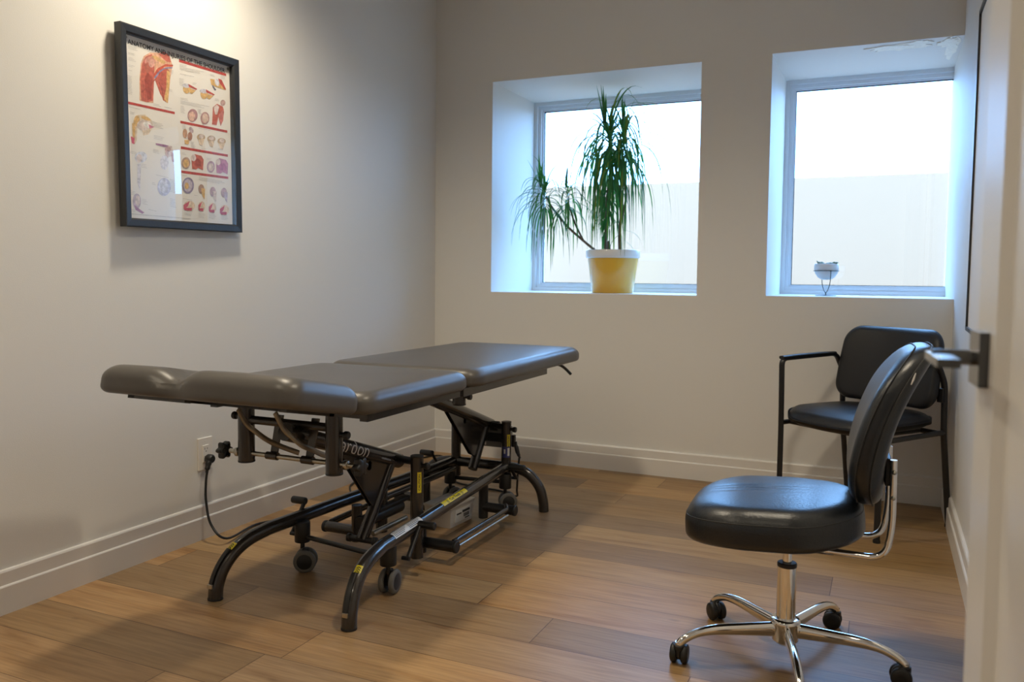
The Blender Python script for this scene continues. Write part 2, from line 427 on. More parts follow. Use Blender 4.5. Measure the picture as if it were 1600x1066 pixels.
def flat_text(mb, s, size, o, ux, uy, m, bold=0, width=None):
    vs, fs = text_geo(s, size, bold)
    w = max(v[0] for v in vs); k = (width/w) if width else 1
    mb.add([V(o)+V(ux)*v[0]*k+V(uy)*v[1] for v in vs], fs, m, flat=True)

# ================================================================ setting
def struct(mb, name, m): return tag(mb.build(name, m), kind='structure')
b = MB(); box(b, (LW-.1, FW-.1, -.05), (1.5, REC+.2, 0)); struct(b, 'floor', M_floor)
b = MB(); box(b, (LW-.1, FW-.1, CEIL), (1.5, REC+.2, CEIL+.1)); struct(b, 'ceiling', M_ceil)
b = MB(); box(b, (LW-.12, FW-.1, 0), (LW, REC+.15, CEIL)); struct(b, 'wall_left', M_wall)
b = MB(); box(b, (LW-.1, FW-.12, 0), (1.5, FW, CEIL)); struct(b, 'wall_front', M_wall)
W1 = (-2.073, -.8925, .9614, 2.1509); W2 = (-.5472, RW, .9666, 2.1569)
b = MB(); e = REC+.16
box(b, (LW, BW, 0), (RW, e, .9614)); box(b, (W2[0], BW, .9614), (RW, e, W2[2]))
box(b, (LW, BW, 2.1509), (W2[0], e, CEIL)); box(b, (W2[0], BW, W2[3]), (RW, e, CEIL))
box(b, (LW, BW, .9614), (W1[0], e, 2.1509)); box(b, (W1[1], BW, .9614), (W2[0], e, 2.1509))
struct(b, 'wall_back', M_wall)
b = MB()   # right wall with a doorway beside the camera
box(b, (RW, .33, 0), (RW+.12, e, CEIL)); box(b, (RW, FW, 0), (RW+.12, -.60, CEIL)); box(b, (RW, -.60, 2.06), (RW+.12, .33, CEIL))
struct(b, 'wall_right', M_wall)
b = MB(); box(b, (1.4, FW, 0), (1.5, 1.3, CEIL)); box(b, (RW+.12, 1.2, 0), (1.4, 1.3, CEIL)); struct(b, 'wall_hall', M_wall)
# baseboards: thick lower board, thin cap board, eased top edges
def baseboard(name, p0, p1, n):
    p0, p1, n = V(p0), V(p1), V(n); prof = [(0, 0), (.019, 0), (.019, .0845), (.0165, .088), (.0125, .0895), (.0125, .129), (.0095, .1342), (0, .1355)]
    b = MB(); b.add([p0+n*a+V((0, 0, z)) for a, z in prof]+[p1+n*a+V((0, 0, z)) for a, z in prof],
        [(i, i+1, len(prof)+i+1, len(prof)+i) for i in range(len(prof)-1)]+[tuple(range(len(prof))), tuple(range(len(prof), 2*len(prof)))[::-1]], None, flat=True)
    struct(b, name, M_trim)
baseboard('baseboard_left', (LW, FW, 0), (LW, BW, 0), (1, 0, 0))
baseboard('baseboard_back', (LW, BW, 0), (RW, BW, 0), (0, -1, 0))
baseboard('baseboard_right', (RW, .41, 0), (RW, BW, 0), (-1, 0, 0))
baseboard('baseboard_front', (LW, FW, 0), (RW, FW, 0), (0, 1, 0))
b = MB(); box(b, (RW-.015, .33, 0), (RW, .40, 2.13)); box(b, (RW-.015, -.67, 0), (RW, -.60, 2.13)); box(b, (RW-.015, -.60, 2.06), (RW, .33, 2.13)); struct(b, 'trim_1', M_trim)

def window(name, x0, x1, z0, z1, rightframe):
    root = empty(name, ((x0+x1)/2, REC, z0), kind='structure'); fr = MB(); y = REC
    def ring(xa, xb, za, zb, t, ya, yb, right=True):
        box(fr, (xa, ya, za+t), (xa+t, yb, zb-t)); box(fr, (xa, ya, zb-t), (xb, yb, zb)); box(fr, (xa, ya, za), (xb, yb, za+t))
        if right: box(fr, (xb-t, ya, za+t), (xb, yb, zb-t))
    xe = x1 if rightframe else x1
    ring(x0, xe, z0, z1, .022, y-.0, y+.10, rightframe); ring(x0+.022, xe-(.022 if rightframe else 0), z0+.022, z1-.022, .020, y+.018, y+.09, rightframe)
    ring(x0+.042, xe-(.042 if rightframe else 0), z0+.042, z1-.042, .010, y+.034, y+.08, rightframe)
    fr.build('window_frame', M_winframe, root)
    g = MB(); t = .052; xr = xe-(t if rightframe else 0)
    for a, c in (((x0+t, y+.044, z0+t), (x0+t+.004, y+.052, z1-t)), ((x0+t, y+.044, z1-t-.006), (xr, y+.052, z1-t)), ((x0+t, y+.044, z0+t), (xr, y+.052, z0+t+.003))): box(g, a, c)
    g.build('glazing_gasket', M_gasket, root)
    p = MB(); box(p, (x0+t, y+.052, z0+t), (xr, y+.056, z1-t)); p.build('window_pane', M_glass, root)
window('window_1', *W1, True); window('window_2', *W2, False)
# filler patches on the head of the right-hand reveal
b = MB()
def blob(cx, cy, rx, ry, seed, n=26):
    rr = random.Random(seed); pts = []
    for k in range(n):
        a = 2*pi*k/n; s = 1+.28*(rr.random()-.5)*2
        pts.append((cx+rx*cos(a)*s, cy+ry*sin(a)*s, W2[3]-.0015))
    dz = .0004*seed; pts = [(p[0], p[1], p[2]-dz) for p in pts]; b.add(pts+[(p[0], p[1], W2[3]+.001+dz) for p in pts], [tuple(range(n))[::-1]]+[(i, (i+1) % n, n+(i+1) % n, n+i) for i in range(n)], None, flat=True)
blob(.035, BW+.10, .125, .055, 3); blob(.10, BW+.05, .06, .035, 5); blob(-.03, BW+.07, .09, .022, 8)
blob(.245, BW+.20, .030, .19, 4); blob(.225, BW+.10, .045, .07, 9)
struct(b, 'trim_2', M_patch)
# neighbouring building outside
b = MB(); box(b, (-14, 9.0, -1), (12, 9.3, 2.09))
tag(b.build('neighbouring_wall', M_stucco), 'plain wall of the neighbouring building seen outside through both windows', 'wall')
b = MB(); box(b, (-14, REC+.2, -1.05), (12, 9.3, -1)); struct(b, 'ground', M_stucco)

# door, opened back against the right wall
def door():
    th = math.atan2(.009, -.12)          # face line from the free edge towards the hinge
    A = V((.109, 1.20, 0)); H = V((.172, .30, 0)); d = (H-A).normalized(); n = V((-d.y, d.x, 0));
    if n.x > 0: n = -n
    L = (H-A).length; T = .036
    root = empty('door_1', (H.x, H.y, 0), kind='structure')
    def P(s, t, z): return A+d*s-n*t+V((0, 0, z))       # s along from free edge, t depth into slab
    mb = MB()
    def bx(s0, s1, t0, t1, z0, z1):
        c = [P(s, t, z) for z in (z0, z1) for s, t in ((s0, t0), (s1, t0), (s1, t1), (s0, t1))]
        mb.add(c, [(0,3,2,1),(4,5,6,7),(0,1,5,4),(1,2,6,5),(2,3,7,6),(3,0,4,7)], None, flat=True)
    st = .112; Z0, Z1 = .012, 2.03
    bx(0, st, 0, T, Z0, Z1); bx(L-st, L, 0, T, Z0, Z1)
    for z0, z1 in ((Z0, .25), (Z1-.12, Z1)): bx(st, L-st, 0, T, z0, z1)
    bx(st, L-st, .011, T-.011, .25, Z1-.12)
    # sloped sticking round the panels
    for z0, z1 in ((.25, Z1-.12),):
        o = [P(st, 0, z0), P(L-st, 0, z0), P(L-st, 0, z1), P(st, 0, z1)]; w = .014
        i = [P(st+w, .0112, z0+w), P(L-st-w, .0112, z0+w), P(L-st-w, .0112, z1-w), P(st+w, .0112, z1-w)]
        mb.add(o+i, [(k, (k+1) % 4, 4+(k+1) % 4, 4+k) for k in range(4)], None, flat=True)
    mb.build('door_leaf', M_door, root)
    hb = MB(); s0, z = .045, .956
    c = [P(s, -t, zz) for zz in (z-.033, z+.033) for s, t in ((s0-.033, .0), (s0+.033, .0), (s0+.033, .011), (s0-.033, .011))]
    hb.add(c, [(0,3,2,1),(4,5,6,7),(0,1,5,4),(1,2,6,5),(2,3,7,6),(3,0,4,7)], None, flat=True)
    hd = hb.build('door_handle', M_handle, root)
    lb = MB(); cyl(lb, P(s0, -.011, z), P(s0, -.058, z), .0095, seg=24)
    c = [P(s, -t, zz) for zz in (z-.004, z+.006) for s, t in ((s0-.012, .040), (s0+.105, .040), (s0+.105, .064), (s0-.012, .064))]
    lb.add(c, [(0,3,2,1),(4,5,6,7),(0,1,5,4),(1,2,6,5),(2,3,7,6),(3,0,4,7)], None, flat=True)
    lb.build('lever', M_handle, hd)
    hg = MB()
    for zz in (.25, 1.05, 1.82): cyl(hg, P(L+.006, .006, zz-.045), P(L+.006, .006, zz+.045), .007)
    hg.build('hinge', M_matte, root)
door()

# ceiling downlights
for i, (x, y) in enumerate(POTS):
    w = ['over the head of the treatment table', 'over the left side near the camera', 'over the swivel chair', 'over the camera position'][i]
    r = empty('downlight', (x, y, CEIL), 'recessed warm ceiling downlight '+w, 'ceiling light', 'recessed ceiling downlights')
    t = MB(); lathe(t, [(.062, -.001), (.078, -.001), (.080, -.004), (.074, -.008), (.062, -.008)], (x, y, CEIL)); t.build('light_trim', M_potw, r)
    t = MB(); lathe(t, [(.0, -.0015), (.060, -.0015)], (x, y, CEIL), seg=24); t.build('light_lens', M_lampm, r)

# ================================================================ anatomy poster on the left wall
def poster():
    y0, y1, z0, z1 = 2.052, 2.634, 1.214, 1.906
    root = empty('framed_poster', (LW+.002, (y0+y1)/2, z0), 'black framed shoulder anatomy chart hanging on the left wall', 'poster')
    yc, zc = (y0+y1)/2, (z0+z1)/2; rot = radians(1.6)
    X0 = LW+.004+.5*(y1-y0)*sin(abs(rot))
    TF = Matrix.Translation((X0, yc, zc)) @ Matrix.Rotation(rot, 4, 'Z') @ Matrix.Rotation(radians(.9), 4, 'X')
    hw, hh = (y1-y0)/2, (z1-z0)/2; fw = .031; D = .029
    def P(x, y, z): return (x, y, z)
    f = MB()
    prof = [(0, 0), (D, 0), (D+.001, .004), (D-.002, fw-.006), (D-.008, fw), (0, fw)]
    rings = []
    for sx, sz in ((-1, -1), (1, -1), (1, 1), (-1, 1)):
        rings.append([(a, sx*(hw-w), sz*(hh-w)) for a, w in prof])
    n = len(prof); vs = [p for r in rings for p in r]
    f.add(vs, [(k*n+i, k*n+(i+1) % n, ((k+1) % 4)*n+(i+1) % n, ((k+1) % 4)*n+i) for k in range(4) for i in range(n)], None, flat=True)
    f.build('picture_frame', M_frame, root, tf=TF)
    pw, ph = hw-fw+.002, hh-fw+.002; px = .006
    s = MB(); box(s, (.001, -pw, -ph), (px, pw, ph)); sheet = s.build('poster_sheet', M_paper, root, tf=TF)
    g = MB(); N = 20; vs = []; fs = []; iw, ih = hw-fw+.001, hh-fw+.001
    for i in range(N+1):
        for j in range(N+1):
            a = -1+2*i/N; c = -1+2*j/N
            vs.append((.034-.5*.15*((a*iw+.03)**2+(c*ih+.18)**2), a*iw, c*ih))
    for i in range(N):
        for j in range(N): fs.append((i*(N+1)+j, (i+1)*(N+1)+j, (i+1)*(N+1)+j+1, i*(N+1)+j+1))
    g.add(vs, fs); g.build('glazing', M_acrylic, root, tf=TF)
    # --- printed matter; positions given as fractions (u across, v up) of the sheet
    # map from measured perspective picture coords to the sheet
    src = [(80, 80), (582, 262), (582, 998), (85, 940)]; dst = [(0, 1), (1, 1), (1, 0), (0, 0)]
    import numpy as np
    A = []; B = []
    for (x, y), (u, v) in zip(src, dst):
        A.append([x, y, 1, 0, 0, 0, -u*x, -u*y]); B.append(u); A.append([0, 0, 0, x, y, 1, -v*x, -v*y]); B.append(v)
    h = np.linalg.solve(np.array(A, float), np.array(B, float))
    def uv(x, y):
        w = h[6]*x+h[7]*y+1; return (h[0]*x+h[1]*y+h[2])/w, (h[3]*x+h[4]*y+h[5])/w
    k = [0]
    def Q(x, y, dz=0):
        u, v = uv(x, y); return V((px+.0003+dz, (u*2-1)*(pw-.003), (v*2-1)*(ph-.003)))
    cols = {}
    def C(c):
        if c not in cols: cols[c] = mat('print_ink', c, .6, var=.25, vscale=90)
        return cols[c]
    pr = MB()
    red = (.46, .055, .045); mus = (.52, .13, .09); mus2 = (.36, .07, .05); skin = (.72, .42, .28); bone = (.66, .42, .17); purp = (.36, .18, .30); pale = (.66, .56, .52); blue = (.22, .24, .40); grey = (.42, .40, .39); wht = (.80, .78, .76); pink = (.62, .20, .30)
    lay = [0]
    def poly(pts, c, l=None):
        lay[0] += 1e-6*4
        pr.add([Q(x, y, lay[0]) for x, y in pts], [tuple(range(len(pts)))], C(c), flat=True)
    def ell(cx, cy, rx, ry, c, rot=0, n=22):
        poly([(cx+rx*cos(2*pi*i/n)*cos(rot)-ry*sin(2*pi*i/n)*sin(rot), cy+rx*cos(2*pi*i/n)*sin(rot)+ry*sin(2*pi*i/n)*cos(rot)) for i in range(n)], c)
    sl = .36
    def bar(x0, y0, x1, y1, t, c): poly([(x0, y0), (x1, y1), (x1, y1+t*.93), (x0, y0+t)], c)
    def lines(x, y, w, n, dy=6, c=grey, slope=.30, t=1.3):
        rr = random.Random(int(x*7+y))
        for i in range(n):
            ww = w*(.65+.35*rr.random()); bar(x, y+i*dy, x+ww, y+i*dy+ww*slope, t, c)
    bar(94, 396, 317, 457, 12, red); bar(343, 213, 567, 292, 13, red); bar(343, 499, 567, 557, 12, red)
    bar(343, 619, 567, 669, 12, red); bar(343, 732, 567, 773, 12, red)
    # large shoulder figure
    poly([(150, 395), (152, 300), (160, 225), (175, 190), (205, 175), (250, 178), (300, 200), (312, 240), (300, 300), (286, 415), (262, 400), (235, 300), (222, 300), (216, 410), (180, 405)], skin)
    poly([(158, 395), (156, 300), (166, 225), (185, 192), (215, 182), (225, 240), (222, 300), (215, 400), (185, 405)], mus)
    poly([(225, 300), (240, 250), (285, 250), (296, 265), (288, 330), (275, 410), (250, 370)], mus)
    poly([(245, 185), (270, 172), (296, 190), (305, 225), (285, 222)], mus)
    poly([(175, 300), (190, 260), (215, 300), (205, 390), (190, 395)], mus2)
    poly([(284, 262), (298, 268), (296, 330), (284, 415), (268, 395), (280, 340)], bone)
    ell(205, 215, 26, 22, (.60, .28, .22)); ell(192, 245, 12, 26, (.45, .14, .10)); ell(212, 225, 14, 20, (.66, .36, .30))
    poly([(208, 190), (235, 192), (280, 222), (270, 232), (232, 210)], bone)
    poly([(215, 285), (240, 250), (280, 232), (315, 238), (312, 246), (275, 244), (245, 262), (222, 292)], (.55, .10, .06))
    poly([(222, 292), (248, 262), (280, 247), (312, 248), (310, 254), (275, 254), (250, 270), (228, 298)], blue)
    poly([(158, 355), (225, 300), (228, 304), (162, 362)], mus2); poly([(238, 300), (262, 345), (268, 400), (264, 402), (256, 350)], mus2)
    for i in range(5): poly([(168+i*10, 300), (170+i*10, 300), (172+i*9, 395), (170+i*9, 395)], mus2)
    for i in range(4): poly([(246+i*9, 262+i*3), (248+i*9, 262+i*3), (266+i*4, 390-i*20), (264+i*4, 390-i*20)], mus2)
    lines(100, 137, 50, 3); lines(100, 168, 40, 2); lines(100, 190, 38, 3); lines(100, 225, 30, 2); lines(100, 250, 24, 1)
    lines(94, 275, 26, 12, 7.5); lines(298, 260, 16, 4); lines(292, 350, 20, 2); lines(195, 168, 30, 1); lines(215, 412, 40, 2); lines(268, 430, 42, 1)
    # lower left figures
    poly([(115, 575), (112, 510), (120, 480), (140, 462), (175, 462), (205, 490), (212, 520), (190, 555), (165, 560), (150, 500), (138, 500), (132, 580), (122, 598)], (.68, .56, .42))
    ell(135, 490, 14, 26, bone); ell(170, 510, 36, 26, pale); ell(178, 480, 24, 8, bone, .4); ell(188, 512, 26, 12, wht, .5)
    poly([(190, 508), (218, 522), (195, 530)], pink); poly([(104, 560), (122, 566), (120, 598), (108, 592)], (.66, .10, .16)); poly([(112, 500), (128, 496), (124, 568), (112, 566)], bone)
    poly([(222, 598), (262, 606), (300, 618), (300, 628), (262, 618), (224, 606)], purp); ell(285, 640, 20, 26, pale); ell(280, 630, 14, 14, (.50, .34, .34)); poly([(268, 640), (282, 640), (278, 690), (268, 690)], (.55, .40, .36)); poly([(292, 640), (306, 650), (308, 690), (300, 690)], (.55, .36, .34))
    ell(150, 660, 30, 26, (.62, .64, .72)); ell(142, 665, 14, 20, pale); poly([(132, 690), (150, 690), (142, 820), (130, 780)], (.66, .64, .68))
    ell(262, 690, 20, 34, (.68, .66, .70)); ell(258, 805, 32, 42, (.52, .52, .64)); ell(254, 800, 22, 32, (.62, .62, .70))
    ell(125, 865, 20, 36, (.50, .42, .48)); ell(130, 862, 12, 24, pale); poly([(112, 880), (140, 905), (160, 920), (150, 925), (118, 905)], purp)
    for x, y, w, n in ((98, 420, 70, 1), (104, 445, 26, 2), (205, 495, 56, 4), (215, 560, 55, 3), (210, 625, 30, 3), (98, 628, 40, 2), (150, 690, 28, 3), (285, 770, 34, 9), (98, 815, 24, 3), (150, 855, 30, 4), (96, 900, 22, 2), (200, 780, 22, 2), (220, 745, 70, 1), (180, 905, 40, 1), (285, 860, 30, 6)): lines(x, y, w, n, 7)
    bar(96, 922, 382, 960, 2, grey)
    # right column
    def joint(x, y, s, fl=1):
        ell(x, y, 18*s, 22*s, bone); ell(x-2*s, y-14*s, 20*s, 10*s, (.55, .55, .62), .2); poly([(x+8*s, y-22*s), (x+50*s, y+4*s), (x+46*s, y+8*s), (x+10*s, y-8*s)], (.52, .08, .07)); poly([(x+14*s, y), (x+44*s, y+10*s), (x+24*s, y+26*s), (x+14*s, y+20*s)], bone)
    joint(377, 352, 1); joint(460, 382, 1); 
    poly([(490, 312), (540, 322), (565, 370), (520, 352), (495, 340)], bone); poly([(528, 312), (545, 320), (565, 365), (558, 366), (535, 335)], (.50, .08, .07)); ell(522, 330, 10, 18, (.60, .60, .66), -.3); poly([(500, 340), (518, 365), (512, 368), (500, 350)], (.12, .12, .20))
    ell(402, 478, 24, 30, (.45, .24, .24)); ell(398, 482, 16, 22, (.70, .46, .36)); ell(461, 494, 21, 29, (.45, .26, .26)); ell(462, 494, 15, 22, (.66, .50, .42)); ell(548, 427, 12, 14, (.50, .34, .32))
    poly([(500, 445), (520, 430), (548, 445), (553, 470), (545, 515), (535, 535), (525, 490), (516, 530), (494, 525), (498, 480)], mus); poly([(503, 445), (520, 434), (530, 445), (520, 480), (510, 480)], pale); poly([(525, 485), (552, 455), (548, 510), (536, 530)], (.58, .20, .18))
    ell(364, 560, 11, 22, (.56, .32, .20)); ell(387, 575, 12, 20, (.40, .20, .14)); poly([(360, 590), (384, 592), (380, 612), (362, 610)], bone); ell(394, 545, 9, 16, (.52, .42, .46), -.5)
    for x, y in ((440, 582), (489, 592), (538, 606)): ell(x, y, 20, 15, (.50, .36, .22), .2); ell(x+2, y-3, 12, 10, pale, .2); poly([(x-14, y+10), (x+16, y+8), (x+6, y+40), (x-8, y+34)], (.70, .56, .42))
    def twist(x, y, c, s=1): poly([(x-24*s, y+30*s), (x-26*s, y-20*s), (x-10*s, y-38*s), (x+22*s, y-28*s), (x+32*s, y-10*s), (x+28*s, y+40*s), (x+6*s, y+28*s), (x-6*s, y+34*s)], c)
    ell(365, 698, 21, 27, (.45, .30, .24)); ell(365, 700, 14, 19, bone); twist(418, 697, mus); twist(422, 700, mus2, .5); ell(402, 676, 12, 16, pale)
    ell(484, 722, 19, 27, (.46, .32, .40)); ell(484, 724, 13, 18, pale); twist(535, 722, (.48, .22, .34)); ell(520, 702, 11, 15, pale); twist(540, 726, (.42, .15, .28), .5)
    ell(373, 804, 28, 38, (.28, .24, .36)); ell(372, 804, 21, 30, (.52, .46, .54)); ell(366, 806, 10, 16, bone)
    for x, y, c in ((440, 830, bone), (495, 845, pale), (548, 852, (.50, .42, .52))): ell(x-4, y-6, 14, 22, (.38, .24, .18) if c == bone else (.48, .34, .38)); poly([(x-6, y-10), (x+14, y-6), (x+10, y+44), (x+2, y+30)], c)
    for x, y, w in ((376, 900, 27), (436, 905, 16), (488, 915, 18), (545, 928, 22)): ell(x, y, w, 24, (.72, .58, .44)); poly([(x-w, y-6), (x+2, y-22), (x-6, y+2), (x-w, y+16)], (.56, .10, .16)); poly([(x-w, y+8), (x+w*.5, y+10), (x+w*.4, y+24), (x-w*.8, y+20)], (.50, .07, .12))
    for x, y, w, n in ((345, 236, 40, 2), (345, 248, 135, 3), (345, 280, 76, 1), (342, 302, 22, 6), (490, 290, 22, 2), (540, 300, 24, 3), (405, 325, 20, 2), (345, 392, 40, 2), (345, 406, 140, 3), (345, 430, 22, 6), (428, 450, 20, 4), (510, 405, 26, 2), (350, 518, 22, 4), (430, 538, 66, 1), (390, 600, 24, 5), (440, 632, 24, 1), (345, 648, 22, 2), (465, 680, 22, 2), (345, 752, 36, 1), (425, 765, 140, 3), (400, 850, 24, 1), (345, 862, 52, 1), (352, 925, 40, 3), (420, 935, 36, 4), (470, 942, 36, 4), (528, 950, 38, 4), (520, 640, 24, 1)): lines(x, y, w, n, 6, slope=.25)
    pr.build('printed_figures', None, root, tf=TF)
    # title
    t = MB(); vs, fs = text_geo('ANATOMY AND INJURIES OF THE SHOULDER', 1.0, .022)
    w = max(v[0] for v in vs); u0, v0 = uv(100, 119); u1, v1 = uv(561, 281)
    def X(u): return (u*2-1)*(pw-.003)
    def Z(v): return (v*2-1)*(ph-.003)
    hgt = .0165/.72
    t.add([(px+.0009, X(u0)+(X(u1)-X(u0))*v[0]/w, Z(v0)-.006+(Z(v1)-Z(v0))*v[0]/w+v[1]*hgt) for v in vs], fs, None, flat=True)
    # slab serifs: a small foot and cap bar under and over every letter
    t.build('title_lettering', M_ink, root, tf=TF)
    pins = MB()
    for sx in (-1, 1): cyl(pins, (px, sx*(pw-.010), ph-.012), (px+.004, sx*(pw-.010), ph-.012), .006, seg=16)
    pins.build('push_pin', M_brass, root, tf=TF)
poster()

# framed picture on the right wall, mostly hidden behind the open door
def side_picture():
    root = empty('framed_picture', (RW-.001, 3.1, 1.25), 'thin black framed picture on the right wall, mostly hidden behind the open door', 'picture')
    TF = Matrix.Translation((RW-.002, 2.94, 1.43)) @ Matrix.Rotation(radians(1.0), 4, 'X')
    hw, hh, D = .46, .565, .016
    f = MB()
    for a, c in (((-D, hw-.014, -hh), (0, hw, hh)), ((-D, -hw, -hh), (0, -hw+.014, hh)), ((-D, -hw, hh-.014), (0, hw, hh)), ((-D, -hw, -hh), (0, hw, -hh+.014))): box(f, a, c)
    f.build('picture_frame', M_frame, root, tf=TF)
    p = MB(); box(p, (-.009, -hw+.014, -hh+.014), (-.001, hw-.014, hh-.014)); p.build('picture_sheet', M_paper, root, tf=TF)
side_picture()

# ================================================================ wall outlet and power cord
def outlet():
    yc, zc = 2.452, .337
    r = empty('wall_outlet', (LW, yc, zc-.065), 'white duplex wall outlet with a black plug in its lower socket, left wall', 'outlet')
    p = MB(); box(p, (LW, yc-.038, zc-.064), (LW+.006, yc+.038, zc+.064), bev=.002); p.build('cover_plate', M_plate, r)
    p = MB(); box(p, (LW+.005, yc-.0165, zc-.034), (LW+.009, yc+.0165, zc+.034), bev=.001); rc = p.build('receptacle', M_plate, r)
    p = MB()
    for s in (1, -1):
        z = zc+.017*s
        box(p, (LW+.0088, yc-.0075, z-.001), (LW+.0094, yc-.0055, z+.008)); box(p, (LW+.0088, yc+.0055, z), (LW+.0094, yc+.0075, z+.007)); cyl(p, (LW+.0088, yc, z-.007), (LW+.0094, yc, z-.007), .0025, seg=10)
    p.build('socket_slot', M_slot, rc)
    p = MB()
    for s in (1, -1): cyl(p, (LW+.006, yc, zc+.049*s), (LW+.0072, yc, zc+.049*s), .0032, seg=12)
    p.build('plate_screw', M_plate, r)
    c = empty('power_cord', (LW+.04, yc, 0), 'black power cord from the wall outlet along the floor under the treatment table', 'cord')
    p = MB(); z = zc-.020
    tube(p, [(LW+.0095, yc+.004, z), (LW+.016, yc+.004, z), (LW+.034, yc+.004, z), (LW+.040, yc+.004, z)], [.014, .018, .018, .013], None, 20)
    tube(p, cr([(LW+.027, yc, z), (LW+.030, yc-.010, z-.018), (LW+.032, yc-.018, z-.036), (LW+.033, yc-.022, z-.050)], 4), [.012]*5+[.010]*4+[.006]*4, None, 14)
    p.build('plug', M_black, c)
    p = MB()
    pts = [(LW+.033, yc-.020, z-.045), (LW+.034, yc-.028, z-.085), (LW+.045, yc-.04, .16), (LW+.085, yc-.055, .075), (LW+.14, yc-.03, .022), (-2.362, 2.652, .006), (-2.302, 2.783, .006), (-2.252, 2.937, .006), (-2.257, 3.084, .006), (-2.290, 3.216, .006), (-2.381, 3.344, .006), (-2.415, 3.461, .006), (-2.415, 3.593, .006), (-2.415, 3.761, .006), (-2.415, 3.960, .006), (-2.310, 4.150, .006), (-2.00, 3.70, .006), (-1.84, 3.62, .006), (-1.68, 3.60, .006), (-1.57, 3.54, .008), (-1.535, 3.47, .06), (-1.51, 3.425, .17), (-1.497, 3.408, .225)]
    tube(p, cr(pts, 8), .0048, None, 10); p.build('cable', M_cord, c)
outlet()
b = MB(); y, z = onp = (3.56, .36)
box(b, (LW, 3.53, .352), (LW+.012, 3.62, .358)); box(b, (LW, 3.574, .357), (LW+.004, 3.578, .372))
tag(b.build('wall_hook', M_plate), 'tiny pale hook fixed low on the left wall behind the treatment table', 'hook')

